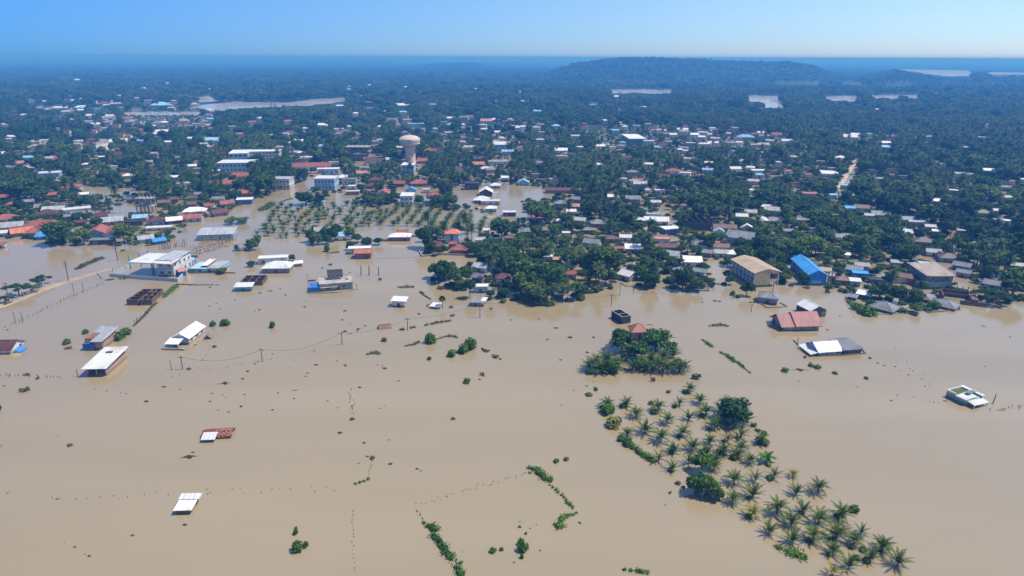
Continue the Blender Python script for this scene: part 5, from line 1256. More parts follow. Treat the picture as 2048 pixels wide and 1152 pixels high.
def first_obj(me):
    for o in COL.objects:
        if o.type == 'MESH' and o.data == me: return o
    return None
PROTO = [[first_obj(PALM_ME[k]), first_obj(PALM_TR[k])] for k in range(4)] + [[first_obj(BR_ME[k])] for k in range(5)]
def gn_scatter(name, pts, idx, rot, scl, protos, label, cat):
    me = bpy.data.meshes.new(name); me.from_pydata(pts.tolist(), [], [])
    for nm, ty_, arr in (('idx', 'INT', idx.astype(np.int32)), ('rot', 'FLOAT', rot.astype(np.float32))):
        a = me.attributes.new(nm, ty_, 'POINT'); a.data.foreach_set('value', arr)
    a = me.attributes.new('scl', 'FLOAT_VECTOR', 'POINT'); a.data.foreach_set('vector', scl.astype(np.float32).ravel())
    o = inst(name, me)
    ng = bpy.data.node_groups.new(name, 'GeometryNodeTree')
    ng.interface.new_socket('Geometry', in_out='INPUT', socket_type='NodeSocketGeometry')
    ng.interface.new_socket('Geometry', in_out='OUTPUT', socket_type='NodeSocketGeometry')
    N = ng.nodes.new; L = ng.links.new
    gi = N('NodeGroupInput'); go = N('NodeGroupOutput'); jn = N('GeometryNodeJoinGeometry')
    def attr(n, t):
        a = N('GeometryNodeInputNamedAttribute'); a.data_type = t; a.inputs['Name'].default_value = n; return a.outputs['Attribute']
    ai = attr('idx', 'INT'); ar = attr('rot', 'FLOAT'); as_ = attr('scl', 'FLOAT_VECTOR')
    cx = N('ShaderNodeCombineXYZ'); L(ar, cx.inputs['Z'])
    er = N('FunctionNodeEulerToRotation'); L(cx.outputs[0], er.inputs[0])
    for k, pr in enumerate(protos):
        cmp = N('FunctionNodeCompare'); cmp.data_type = 'INT'; cmp.operation = 'EQUAL'
        ia = [s for s in cmp.inputs if s.type == 'INT']; L(ai, ia[0]); ia[1].default_value = k
        j2 = N('GeometryNodeJoinGeometry')
        for ob in pr:
            oi = N('GeometryNodeObjectInfo'); oi.transform_space = 'ORIGINAL'; oi.inputs['Object'].default_value = ob
            L(oi.outputs['Geometry'], j2.inputs[0])
        ip = N('GeometryNodeInstanceOnPoints')
        L(gi.outputs[0], ip.inputs['Points']); L(cmp.outputs['Result'], ip.inputs['Selection']); L(j2.outputs[0], ip.inputs['Instance'])
        L(er.outputs[0], ip.inputs['Rotation']); L(as_, ip.inputs['Scale']); L(ip.outputs[0], jn.inputs[0])
    L(jn.outputs[0], go.inputs[0])
    md = o.modifiers.new('scatter', 'NODES'); md.node_group = ng
    tag(o, label, cat, kind='stuff'); return o
r_ = ~single
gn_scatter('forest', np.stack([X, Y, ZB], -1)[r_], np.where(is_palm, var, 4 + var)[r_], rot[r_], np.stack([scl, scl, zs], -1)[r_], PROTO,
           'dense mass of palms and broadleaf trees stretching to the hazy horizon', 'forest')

# low growth filling the ground between the trunks
def undergrowth():
    out = []
    for d0, d1, s in ((180, 560, 4.2), (560, 1000, 5.5)):
        for y in np.arange(d0, d1, s):
            n = int(2 * (0.86 * y + 30) / s); out.append(np.stack([(np.arange(n) - n / 2) * s + rng.uniform(-.5, .5, n) * s, y + rng.uniform(-.5, .5, n) * s], -1))
    q = np.concatenate(out); x, y = q[:, 0], q[:, 1]; a, b, d = px_np(x, y, np.zeros_like(x))
    k = ~in_poly(a, b, FLOOD) & (rng.random(len(x)) < np.where(in_poly(a, b, VILL), .72, np.where(in_poly(a, b, VILL2), .5, .8)))
    for pl in OPEN: k &= ~in_poly(a, b, pl)
    s = rng.uniform(.28, .5, len(x)); z = s * rng.uniform(.5, .9, len(x)); t = px_np(x, y, 8 * z)[1]
    i, o = house_test(x, y, a, b, t, 3.3 * s * FPX / d, 1.0); k &= ~i & ~o
    gn_scatter('undergrowth', np.stack([x, y, np.full_like(x, -.5)], -1)[k], rng.integers(0, 5, k.sum()), rng.uniform(0, 6.28, k.sum()), np.stack([s, s, z], -1)[k], PROTO[4:], 'low leafy growth filling the ground between the trees', 'undergrowth')
undergrowth()
# ------------------------------------------------------------------ plants standing in the open flood
FGL = [(1460, 835, 'the dark round tree'), (1402, 930, 'the tall thicket'), (1398, 985, 'the bright green thicket'), (1280, 905, 'the curved hedge'), (1595, 1105, 'the lying green mat'),
       (1222, 845, 'the yellow-green bush'), (1270, 720, 'the tree island'), (1710, 1018, 'the lone dark bush'), (1530, 922, 'the banana plant'), (1510, 850, 'the edge bushes'),
       (1500, 960, 'the orchard middle'), (1640, 1045, 'the orchard waist'), (1740, 1090, 'the orchard tip'), (1370, 860, 'the orchard head')]
def relf(x, y, L=None):
    L = L or FGL
    b = min(L, key=lambda l: (l[0] - x) ** 2 + (1.6 * (l[1] - y)) ** 2); dx, dy = x - b[0], 1.6 * (y - b[1])
    w = ('right of' if dx > 0 else 'left of') if abs(dx) > abs(dy) else ('behind' if dy < 0 else 'before')
    return f"{'just ' if math.hypot(dx, dy) < 35 else ''}{w} {b[2]}"
r4 = random.Random(21)
YPALMS = '''1379 784 g1|1399 806 g1|1359 811 g1|1252 812 g1|1316 821 g1|1272 834 g1|1214 815 g1|1334 847 g1|1377 839 g1.1|1411 831 o1.1|1290 866 g1.2|1322 883 g1.1|1365 872 g1|1436 852 g1.2
1487 848 g1.2|1455 882 g1|1419 887 o.9|1385 900 g1|1482 875 g1.2|1481 902 g1|1446 907 g1|1346 905 g1|1317 922 o1|1377 927 g1|1415 908 g.9|1255 872 o.8|1427 940 o1|1475 915 o.9|1500 926 g.9
1521 887 g.9|1345 940 g.9|1468 967 g1|1510 962 g1.1|1548 956 g1|1586 953 y.7|1465 1006 g1|1505 994 g1.25|1592 989 g1|1636 984 g1.15|1505 1032 y1|1554 1026 g1.15|1582 1050 o1.1|1606 1025 o1|1539 1067 o1
1637 1046 g1.1|1625 1080 g1|1585 1084 g1|1681 1038 g1.1|1672 1075 g1.2|1707 1087 g.9|1722 1068 b.8|1764 1100 g1|1665 1106 o.9|1697 1136 o1|1740 1121 g1|1795 1130 g1.2|1665 1150 y.9|1410 905 o.9|1430 925 o.8|1457 812 g1.1
1425 858 g1|1467 858 g1.1|1440 822 g1'''
for t in YPALMS.replace('\n', '|').split('|'):
    x, y, k = t.split(); x, y = float(x), float(y); s = float(k[1:]) * r4.uniform(.92, 1.08); c = k[0]
    i = r4.randrange(5)
    if c == 'y': cr, w = YP_YEL[i], 'yellow'
    elif c == 'o': cr, w = YP_ME[1 + i % 4], 'spreading'
    elif c == 'b': cr, w = YP_ME[4], 'sparse'
    else: cr, w = YP_ME[i], ('bushy', 'arching', 'upright', 'tall', 'thin')[i]
    o = tree('young_palm', f'{w} young palm {relf(x, y)}', 'young palm', 'young palms of the drowned orchard', P(x, y), r4.uniform(0, 6.28), s * .72, cr, YP_TR[YP_ME.index(cr) if cr in YP_ME else i], (x, y))
for t in YPALMS.replace('\n', '|').split('|')[::3]:      # dark growth at the foot of some of the palms
    x, y, _ = t.split(); x, y = float(x) - r4.uniform(3, 9), float(y) + 2; m = mpp(x, y); s = r4.uniform(12, 20) * m / 2.1
    o = inst('shrub', BU_ME[r4.randrange(3)], None, P(x, y), r4.uniform(0, 6), (s, s, s * .8)); tag(o, f'low green shrub at a palm foot {relf(x, y)}', 'shrub', at=(x, y))
# island round the red hip roof
ISLP = '''1178 742 1.0|1190 735 1.2|1200 745 1.1|1210 728 1.25|1222 745 1.1|1235 735 1.0|1290 742 1.1|1306 745 1.0|1318 738 1.1|1332 744 1.1|1345 738 1.0|1358 744 1.0|1367 740 .9|1325 722 1.1|1345 715 1.1|1300 728 1.1|1205 740 .8|1265 740 1.0|1280 728 .9'''
for t in ISLP.split('|'):
    x, y, s = map(float, t.split()); i = r4.randrange(4)
    tree('young_palm', f'{("bushy", "arching", "upright", "tall")[i]} island palm {relf(x, y, [(1190, 738, "its left tip"), (1240, 745, "its front gap"), (1300, 742, "its front middle"), (1360, 742, "its right tip"), (1335, 716, "its back edge")])}', 'young palm', 'young palms of the drowned orchard', P(x, y), r4.uniform(0, 6.28), s * .9, YP_ME[i], YP_TR[i], (x, y))
def btree(x, y, wpx, hpx, label, k=0, slim=False, bright=False, name='broadleaf_tree', cat='tree'):
    m = mpp(x, y); s = wpx * m / 7.6; hh = hz(x, y, y - hpx)
    o = tree(name, label, cat, None, P(x, y), r4.uniform(0, 6.28), s, (BRB_ME if bright else BR_ME)[k], BR_TR[k], (x, y)); o.scale = (s, s, max(.15, hh / (7.6, 8.6, 6.6, 9.4, 7.0)[k] * .98))
    if not slim:
        H_ = (7.6, 8.6, 6.6, 9.4, 7.0)[k]
        for c in o.children:
            if c.name.startswith('crown'): c.location.z = -.22 * H_; c.scale.z = 1.3
    return o
btree(1243, 699, 64, 41, 'round dark tree at the left of the island red roof', 0)
btree(1310, 697, 60, 40, 'round dark tree at the right of the island red roof', 1)
btree(1270, 716, 54, 34, 'bushy tree in the middle of the tree island', 2, False, True)
btree(1282, 736, 26, 18, 'low leafy tree near the front of the tree island', 4, False, True)
btree(1224, 742, 34, 26, 'light green tree near the left front of the island', 4, False, True)
btree(1356, 737, 24, 18, 'low leafy tree at the right edge of the island', 2, False, True)
btree(1340, 705, 30, 22, 'small leafy tree behind the island palms at right', 2, False, True)
btree(1466, 842, 66, 46, 'dark round tree crowning the back of the orchard', 1)
btree(1404, 942, 48, 36, 'tall leafy thicket in the middle of the orchard', 0, False, True)
btree(1390, 985, 40, 36, 'bright green thicket on the orchard front edge', 2, False, True)
btree(1412, 990, 42, 40, 'bright green thicket beside the orchard front edge', 4, False, True)
btree(1432, 998, 36, 26, 'low dark green thicket at the orchard front corner', 2)
btree(940, 596, 26, 44, 'tall narrow tree standing before the white-fronted grey house', 3, True)
btree(1493, 592, 30, 32, 'round bushy tree just before the yellow school', 0)
btree(1758, 599, 54, 36, 'wide round tree behind the low grey hip roof', 0)
btree(1797, 606, 34, 38, 'upright round tree right of the low grey hip roof', 1)
btree(1830, 604, 34, 26, 'bushy tree before the low dark grey hip roof', 2)
btree(1605, 568, 26, 24, 'small bushy tree hugging the blue hall side', 2)
btree(612, 410, 42, 28, 'round dark tree at the top left of the orchard', 2); btree(640, 412, 24, 26, 'small tree by the brown hut above the orchard', 0)
for x, y, w, h in ((622, 484, 22, 28), (634, 489, 26, 24), (655, 488, 26, 20), (668, 482, 26, 26), (700, 478, 24, 22), (715, 486, 22, 20), (733, 490, 20, 16), (757, 490, 20, 16), (675, 470, 24, 22), (652, 470, 22, 18),
                   (862, 506, 26, 22), (886, 508, 26, 18), (854, 496, 22, 20), (935, 505, 26, 24), (950, 512, 26, 26), (505, 500, 26, 22), (475, 501, 16, 12), (515, 492, 20, 22), (737, 410, 26, 22), (757, 413, 28, 22), (776, 408, 30, 22), (795, 404, 22, 20),
                   (838, 408, 20, 20), (875, 410, 24, 22), (462, 448, 26, 14), (485, 447, 26, 14), (445, 547, 22, 12), (503, 533, 18, 12), (585, 522, 14, 14), (1345, 582, 14, 14), (1395, 582, 30, 28), (1378, 583, 20, 16), (455, 470, 18, 16), (700, 500, 14, 18), (885, 563, 46, 44), (910, 574, 36, 40), (870, 556, 30, 32)):
    btree(x, y, w, h, f'leafy tree standing {rel(x, y)}', r4.randrange(5))
def fan(x, y, ytop, label):
    s = hz(x, y, ytop) / 6.9; return tree('fan_palm', label, 'palm tree', None, P(x, y), r4.uniform(0, 6), s, FAN_ME, FAN_TR, (x, y))
fan(885, 616, 592, 'fan palm with a round head right of the tiny hut')
for i, (x, y, yt) in enumerate(((1180, 571, 537), (1191, 572, 535), (1211, 570, 532), (1452, 568, 540), (1222, 572, 545))): fan(x, y, yt, f'fan palm on a bare trunk {rel(x, y)}')
m_ = mpp(1985, 607); tree('rain_tree', 'spreading flat-topped tree overhanging the brick ruin', 'tree', None, P(1985, 607), 0, 66 * m_ / 12, FLAT_ME, FLAT_TR, (1985, 600))
for x, y, w in ((12, 606, 30), (38, 590, 50), (84, 570, 40), (70, 583, 26)):
    tree('roadside_tree', f'flat-crowned roadside tree beside the sandy road, {"nearest the edge" if x < 20 else ("broad one in the middle" if x == 38 else ("farthest along" if x == 84 else "small one between"))}', 'tree', 'trees along the sandy road', P(x, y), r4.uniform(0, 6), w * mpp(x, y) / 11.5, FLAT_ME, FLAT_TR, (x, y))
# orchard in rows
ROWS = [((512 + 22 * i, 478 - 1.6 * i * (i > 4)), (560 + 22.5 * i, 412 - (i > 3) * 2)) for i in range(9)] + [((712, 458), (760, 416)), ((735, 456), (780, 415)),
        ((757, 453), (801, 416)), ((787, 454), (822, 417)), ((812, 454), (845, 418)), ((836, 456), (862, 422)), ((858, 463), (880, 425)), ((884, 456), (907, 426)), ((908, 458), (926, 427)), ((934, 470), (942, 434)), ((960, 466), (968, 440)), ((984, 460), (990, 442))]
ONAME = ['first', 'second', 'third', 'fourth', 'fifth', 'sixth', 'seventh', 'eighth', 'ninth', 'tenth', 'eleventh', 'twelfth', '13th', '14th', '15th', '16th', '17th', '18th', '19th', '20th', '21st']
for ri, (a, b) in enumerate(ROWS):
    A, B = P(*a), P(*b); n = max(5, int((B - A).length / 5.4)) if ri > 10 else 9
    for k in range(n):
        if ri < 11 and r4.random() < .12: continue
        j = 1.8 if ri < 11 else .7
        p = A.lerp(B, (k + .5) / n) + Vector((r4.uniform(-j, j), r4.uniform(-j, j) * 1.5, 0)); i = r4.randrange(5)
        tree('young_palm', f'small orchard palm, {ONAME[k]} from the near end of the {ONAME[ri]} row from left', 'orchard palm', 'small palms planted in flooded orchard rows', p, r4.uniform(0, 6.28), r4.uniform(.8, 1.05), YP_ME[i], YP_TR[i], to_px(p))

# shrubs, one object each: x, y (water line), width px, height px, b(right) or d(ull), note
SHR = '''1216 826 34 22 b|1226 852 36 22 y|1236 846 20 16 b|1302 808 14 8 b|1349 814 14 8 b|1308 826 20 11 b|1192 780 14 11 d|1178 790 18 5 b|1337 785 14 10 d|1392 757 22 20 d|1306 762 12 14 d|1179 747 14 12 b
1243 880 22 12 b|1256 890 24 18 b|1530 888 22 12 b|1519 886 20 16 b|1506 852 18 12 d|1516 862 16 10 d|1528 868 14 8 b|1445 910 16 8 b|1340 986 10 6 d|1356 968 18 12 d|1366 974 12 6 d|1345 900 16 12 b|1708 1022 24 14 b|1468 918 20 14 b|1438 905 16 8 b
1680 1034 24 16 b|1700 1095 22 12 d|1726 1102 18 12 b|1712 1118 16 10 b|1658 1110 16 10 d
860 685 27 24 b|941 698 32 28 b|928 705 26 22 b|904 712 22 16 b|917 704 12 9 d|858 719 13 13 d|990 714 20 9 d|934 765 18 11 b|964 750 12 10 d|906 838 13 7 d|704 839 14 8 d|545 655 13 16 b|545 650 10 8 b|450 650 24 15 b|426 652 14 13 b|430 694 12 6 d|378 738 12 6 d
50 782 22 13 d|54 750 14 8 d|134 687 20 11 b|172 667 15 11 b|240 678 30 18 b|252 668 26 16 b|135 697 20 5 d|0 820 8 20 b|140 891 16 6 d|745 917 12 6 b|592 1068 12 12 b|592 1058 8 6 b|596 1100 28 22 b|612 1094 14 14 b|1042 1088 18 14 b|1046 1100 28 20 b|1044 1116 9 12 b|986 1103 18 9 b|1003 1100 10 7 b
1039 1054 10 6 d|1052 1068 8 7 d|1113 924 14 8 b|1133 920 13 7 b|768 682 14 9 b|1655 585 14 15 d|1614 576 20 8 d|1465 590 14 10 b|1475 595 12 8 b|1715 618 30 14 b|1735 628 40 20 b|1742 612 24 16 b|1868 617 30 20 b|1810 626 18 12 d|880 578 20 10 d|895 572 24 14 d
655 503 14 22 b|247 502 12 7 d|500 567 9 5 d|1022 598 10 3 d|660 530 12 6 d|695 573 10 20 b|866 560 14 9 b|1570 742 18 8 b|1622 732 14 6 b|1635 736 16 8 b|1670 747 13 5 b|1732 757 11 5 b|1610 715 9 9 d|1740 717 10 4 d|760 560 10 8 d|1187 675 9 4 d|1114 656 9 3 d|1078 639 5 2 d|905 632 13 6 d|902 615 12 8 d|838 628 8 4 d|982 618 10 5 d'''
for t in SHR.replace('\n', '|').split('|'):
    t = t.split(); x, y, w, h = map(float, t[:4]); m = mpp(x, y); hh = max(.12, hz(x, y, y - h) * .78); s = w * m / 2.1
    i = r4.randrange(3); me = (BUD_ME[i] if t[4] == 'd' else BU_ME[i])
    sz = ('small' if w < 13 else ('big' if w > 22 else 'mid-sized')); col = {'b': 'green', 'd': 'straggly', 'y': 'yellow-green'}[t[4]]
    FG2 = FGL + LMARK + [(860, 675, 'the round green bush'), (750, 708, 'the floating branches'), (600, 1090, 'the bottom green bush'), (208, 715, 'the open brick shed'), (203, 680, 'the blue-fronted brick house'), (372, 670, 'the long white gabled house'), (435, 868, 'the drowned red tiles'), (375, 1013, 'the white step roof'), (890, 1080, 'the thick bottom hedge'), (1130, 1000, 'the bent hedge'), (1660, 700, 'the pale blue house'), (730, 962, 'the slanting hedge'), (800, 605, 'the little white house'), (1460, 715, 'the stepped hedge')]
    o = inst('shrub', me, None, P(x, y), r4.uniform(0, 6.28), (s, s, max(hh / 1.15, s * .25)))
    if t[4] == 'y':
        o.data = me.copy(); o.data.materials[0] = leafmat('yellow_green_leaf', (.2, .2, .03), (.22, .22, .04), (.25, .24, .05))
    tag(o, f'{sz} {col} shrub {relf(x, y, FG2)}', 'shrub', at=(x, y))
tree('banana_plant', 'broad-leaved banana plant at the right side of the orchard', 'banana plant', None, P(1533, 924), .5, 1.0, BANANA_ME, BANANA_TR, (1530, 920))
def hedge(pts, label, mat=BUSH, dens=9, size=.42, name='hedge'):
    """leaves along a line on the ground; each point (x, y, width px, height m)"""
    W_ = [P(a, b) for a, b, _, _ in pts]; V, F, T = [], [], []; rg = np.random.default_rng(int(pts[0][0]))
    org = W_[0]
    for i in range(len(pts) - 1):
        a, b = W_[i] - org, W_[i + 1] - org; n = max(1, int((b - a).length / .8))
        for k in range(n):
            t = k / n; c = a.lerp(b, t); m = mpp(pts[i][0], pts[i][1])
            w = (pts[i][2] * (1 - t) + pts[i + 1][2] * t) * m * .5 * rg.uniform(.7, 1.15); h = (pts[i][3] * (1 - t) + pts[i + 1][3] * t) * rg.uniform(.6, 1.2)
            v, f, tt = cloud(int(rg.integers(1 << 30)), [(c.x + rg.normal() * w * .15, c.y + rg.normal() * w * .15, h * .2, w, h)], int(dens + dens * w), size, .7, -.1)
            o_ = len(V); V += v; F += [tuple(q + o_ for q in g_) for g_ in f]; T += tt
    o = inst(name, leafy(name, V, F, T, [mat]), None, org); return tag(o, label, 'hedge', at=(pts[len(pts) // 2][0], pts[len(pts) // 2][1]))
hedge([(1256, 882, 16, .6), (1268, 898, 22, .9), (1285, 910, 24, .9), (1302, 922, 22, .8), (1312, 924, 14, .5)], 'curved green hedge along the left front of the orchard')
hedge([(1062, 936, 16, .5), (1075, 942, 30, .8), (1092, 955, 26, .9), (1098, 966, 18, .6)], 'bushy head of the bent hedge in the open water')
hedge([(1100, 970, 6, .3), (1112, 980, 10, .4), (1128, 995, 8, .35), (1140, 1010, 14, .5), (1150, 1022, 14, .5)], 'thin middle stretch of the bent hedge')
hedge([(1152, 1026, 8, .3), (1130, 1034, 20, .5), (1114, 1042, 22, .6)], 'hooked end of the bent hedge turning back')
hedge([(1122, 1056, 30, .7), (1130, 1062, 36, .8)], 'rounded clump closing the bent hedge')
hedge([(848, 1046, 8, .4), (862, 1056, 34, .9), (876, 1064, 34, .8)], 'bushy top of the thick hedge at the bottom')
hedge([(868, 1072, 20, .9), (884, 1092, 26, 1.0), (898, 1112, 30, 1.1), (910, 1126, 30, 1.0)], 'thick hedge running to the bottom edge')
hedge([(914, 1134, 24, .9), (922, 1150, 26, 1.0), (928, 1162, 22, 1.0)], 'lowest clump of the thick bottom hedge')
hedge([(922, 1126, 12, .4), (936, 1121, 10, .3)], 'short green spur right of the thick bottom hedge')
hedge([(1563, 1095, 30, .5), (1580, 1103, 40, .7), (1605, 1114, 38, .7), (1625, 1120, 26, .5)], 'low green mat lying before the lower orchard')
hedge([(1250, 1140, 8, .3), (1275, 1143, 14, .5), (1305, 1148, 14, .5)], 'green hedge cut by the bottom edge')
hedge([(711, 968, 7, .35), (728, 963, 12, .45), (746, 956, 8, .3)], 'slanting green hedge alone in the open water')
hedge([(1405, 680, 6, .4), (1416, 688, 14, .6), (1428, 696, 14, .6)], 'upper clump of the stepped hedge line')
hedge([(1443, 706, 10, .5), (1455, 712, 12, .6), (1466, 720, 14, .7), (1478, 728, 10, .5), (1490, 738, 5, .4), (1504, 749, 4, .3)], 'lower clump of the stepped hedge line')
hedge([(1420, 652, 8, .4), (1440, 650, 16, .5), (1460, 652, 7, .4)], 'grassy mound left of the red barn', BUSH)
hedge([(797, 575, 8, .4), (812, 574, 12, .5), (832, 574, 8, .4)], 'low grassy strip right of the solar-panel house', BUSHD)
hedge([(800, 660, 8, .4), (815, 658, 14, .5)], 'first clump of the broken hedge row', BUSHD); hedge([(822, 656, 10, .4), (836, 653, 10, .4)], 'second clump of the broken hedge row', BUSHD)
hedge([(850, 651, 6, .4), (872, 646, 10, .5), (892, 643, 9, .5), (906, 641, 7, .4)], 'longest clump of the broken hedge row', BUSHD)
hedge([(842, 585, 8, .4), (850, 592, 5, .3), (862, 600, 4, .3)], 'thin hedge leading to the tiny white hut', BUSHD)
hedge([(810, 693, 4, .3), (826, 689, 10, .5), (842, 683, 10, .5)], 'ragged hedge left of the round green bush', BUSHD)
hedge([(876, 678, 6, .3), (890, 674, 6, .4), (906, 672, 14, .5), (917, 677, 5, .4)], 'ragged hedge right of the round green bush', BUSHD)
hedge([(965, 698, 8, .5), (974, 704, 12, .5), (980, 707, 8, .4)], 'ragged hedge below the pair of green bushes', BUSHD)
hedge([(736, 709, 8, .3), (750, 707, 20, .6), (764, 708, 14, .5)], 'floating heap of dead branches in midstream', BUSHD)
hedge([(328, 595, 10, .3), (340, 583, 20, .4), (350, 573, 18, .4), (352, 570, 10, .3)], 'grassy bank sloping to the roofless brick blocks', BUSH)
hedge([(354, 569, 8, .25), (390, 570, 5, .2), (440, 570, 4, .15)], 'thin grassy bund running right from the bank', BUSHD)
hedge([(268, 652, 5, .3), (290, 630, 7, .35), (306, 612, 7, .4), (316, 604, 8, .4)], 'scrubby bund below the roofless brick blocks', BUSHD)
hedge([(153, 538, 14, .4), (170, 530, 20, .7), (190, 521, 22, .7), (207, 515, 12, .5)], 'grey scrub strip in the left backwater', BUSHD)
hedge([(93, 486, 14, .8), (120, 482, 34, 1.4), (147, 476, 22, 1.6)], 'tall light green reeds before the left village', BUSH)
hedge([(525, 420, 24, 1.4), (545, 408, 22, 1.4)], 'clump of bushy plants at the street corner', BROAD); hedge([(560, 404, 8, .3), (585, 397, 10, .3)], 'grass verge along the flooded street', BUSH)
hedge([(215, 560, 10, .4), (230, 559, 10, .4)], 'weed patch under the canopy yard wall, left', BUSHD); hedge([(242, 558, 10, .4), (254, 558, 8, .4)], 'weed patch under the canopy yard wall, right', BUSHD)
hedge([(375, 542, 18, .7), (398, 545, 22, .7)], 'dark hedge before the low pale blue porch house', BROAD)
hedge([(655, 507, 4, .25), (672, 505, 8, .3), (680, 504, 5, .2)], 'thin weed line left of the orange-roofed house', BUSHD)
hedge([(1694, 603, 14, 1.0), (1708, 610, 22, 1.2), (1722, 622, 26, 1.3), (1736, 632, 26, 1.2)], 'garden bushes in front of the dark hut', BROAD)
hedge([(1812, 600, 20, 1.2), (1832, 606, 26, 1.3), (1850, 616, 22, 1.2)], 'garden bushes before the half-drowned hip roof', BROAD)
hedge([(1040, 595, 30, 2.5), (1062, 606, 34, 2.8), (1090, 610, 36, 2.4), (1105, 610, 24, 2.0)], 'dense undergrowth at the foot of the front palm clump', BROAD)
for i, (x, y) in enumerate(((1052, 600), (1062, 604), (1072, 607), (1082, 609), (1092, 608), (1101, 606), (1068, 596), (1086, 598), (1058, 592), (1126, 598), (1136, 600), (1146, 597), (1130, 590))):
    s = r4.uniform(.42, .62); tree('coconut_palm', f'short palm of the front clump, {relf(x, y, [(1052, 598, "its left end"), (1075, 606, "its front"), (1100, 606, "its right end"), (1136, 598, "the side clump")])}', 'palm tree', None, P(x, y), r4.uniform(0, 6), s, PALM_ME[i % 4], PALM_TR[i % 4], (x, y)).scale = (s * 1.5, s * 1.5, s)

# ------------------------------------------------------------------ poles, wires, stakes, drifting scraps
def pole(x, y, yt, label, arms=0, lean=0.0, r=.11):
    h = hz(x, y, yt); root = empty('utility_pole', P(x, y), r4.uniform(-.5, .5)); b = MB(); b.tube((0, 0, -1.5), (lean, 0, h), r * 1.2, r * .8, 6); b.build('pole', WOODM, root)
    for i in range(arms):
        b = MB(); z = h - .4 - i * .8; b.box(-1.0, 1.0, -.06, .06, z - .06, z + .06); b.build('crossarm', WOODM, root)
        for sx in (-.85, 0, .85): b = MB(); b.tube((sx, 0, z + .06), (sx, 0, z + .3), .06, .04, 5); b.build('insulator', FRAMEM, root)
    tag(root, label, 'utility pole', at=(x, y)); return Vector((P(x, y).x, P(x, y).y, h - .25))
pole(137, 562, 522, 'roadside pole with crossarms between the sandy road and scrub', 3, .25, .15)
pole(236, 521, 484, 'tall pole with crossarms behind the canopy building', 4, -.2, .16)
pole(19, 607, 565, 'roadside pole with crossarms among the flat-crowned trees', 2, .2, .14)
pole(208, 557, 545, 'leaning stump of a post left of the canopy yard', 0, -2.0, .2)
for x, y, yt in ((149, 590, 566), (167, 583, 564), (31, 645, 624), (46, 645, 625), (227, 551, 535)): pole(x, y, yt, f'thin bare pole {relf(x, y, [(158, 585, "the road fence"), (38, 645, "the drowned thorn bush"), (227, 551, "the canopy yard corner")])}', 0, .05, .1)
for x, y, yt in ((722, 551, 531), (738, 551, 531), (757, 551, 533)): pole(x, y, yt, 'bare upright post right of the solar-panel house', 0, .25, .2)
pole(617, 585, 548, 'thin mast at the left corner of the solar-panel house', 0, .1, .08)
pole(1345, 583, 566, 'thin post beside the palm-shaded grey house', 0, 0, .1); pole(1239, 592, 567, 'thin pole left of the white gabled house yard', 0, .2, .1); pole(1266, 588, 575, 'short pole before the white gabled house', 0, .1, .1)
pole(1466, 596, 580, 'short post before the yellow school', 0, .1, .12); pole(1502, 624, 608, 'short post left of the grey block house', 0, .1, .12); pole(1540, 656, 639, 'short post left of the red barn', 0, .1, .1)
pole(1545, 586, 546, 'tall pole right of the yellow school', 1, .0, .12); pole(1594, 690, 674, 'thin post at the pale blue house garden corner', 0, .1, .1); pole(1984, 808, 789, 'leaning pole right of the pale green house', 0, .7, .12)
pole(157, 753, 738, 'short post at the left corner of the brick shed', 0, -.2, .12)
tops = [pole(344, 740, 720, 'thin stay post left of the near wire pole', 0, -.2, .1)]
tops = [pole(365, 739, 712, 'near wire pole right of the brick shed', 1, .1, .12), pole(525, 723, 697, 'second wire pole along the flooded line', 1, .0, .12), pole(684, 689, 664, 'third wire pole along the flooded line', 1, .15, .12),
        pole(815, 660, 636, 'fourth wire pole by the broken hedge', 1, .1, .12), pole(960, 635, 604, 'fifth wire pole beside the grey flat hut', 1, .0, .13), pole(1222, 612, 588, 'last wire pole near the grove edge', 1, .1, .12)]
def wire(a, b, sag, label):
    n = 12; org = a.copy(); mb = MB(); pr = None
    for i in range(n + 1):
        t = i / n; p = a.lerp(b, t) - Vector((0, 0, sag * 4 * t * (1 - t))) - org
        if pr is not None: mb.tube(pr, p, .035, n=4, caps=False)
        pr = p
    tag(mb.build('power_wire', METALD, None, org), label, 'wire', at=to_px(a.lerp(b, .5)))
for i in range(5): wire(tops[i], tops[i + 1], (2.2, 2.2, 1.4, 1.2, 1.6)[i], f'sagging power wire from the {("near", "second", "third", "fourth", "fifth")[i]} wire pole onwards')
def lattice_mast():
    x, y = 547, 214; h = hz(x, y, 166); root = empty('lattice_mast', P(x, y)); w0 = 4.0
    for sx in (-1, 1):
        for sy in (-1, 1): b = MB(); b.tube((sx * w0, sy * w0, 0), (sx * .5, sy * .5, h), .4, .25, 4); b.build('leg', METALD, root)
    for i in range(9):
        t = i / 9; w = w0 + (.5 - w0) * t; w2 = w0 + (.5 - w0) * (t + .11); z0, z1 = h * t, h * (t + .11)
        for s in (-1, 1): b = MB(); b.tube((-w, s * w, z0), (w2, s * w2, z1), .2, n=4); b.build('brace', METALD, root)
    tag(root, 'tall lattice mast rising behind the long far lake', 'mast')
lattice_mast()
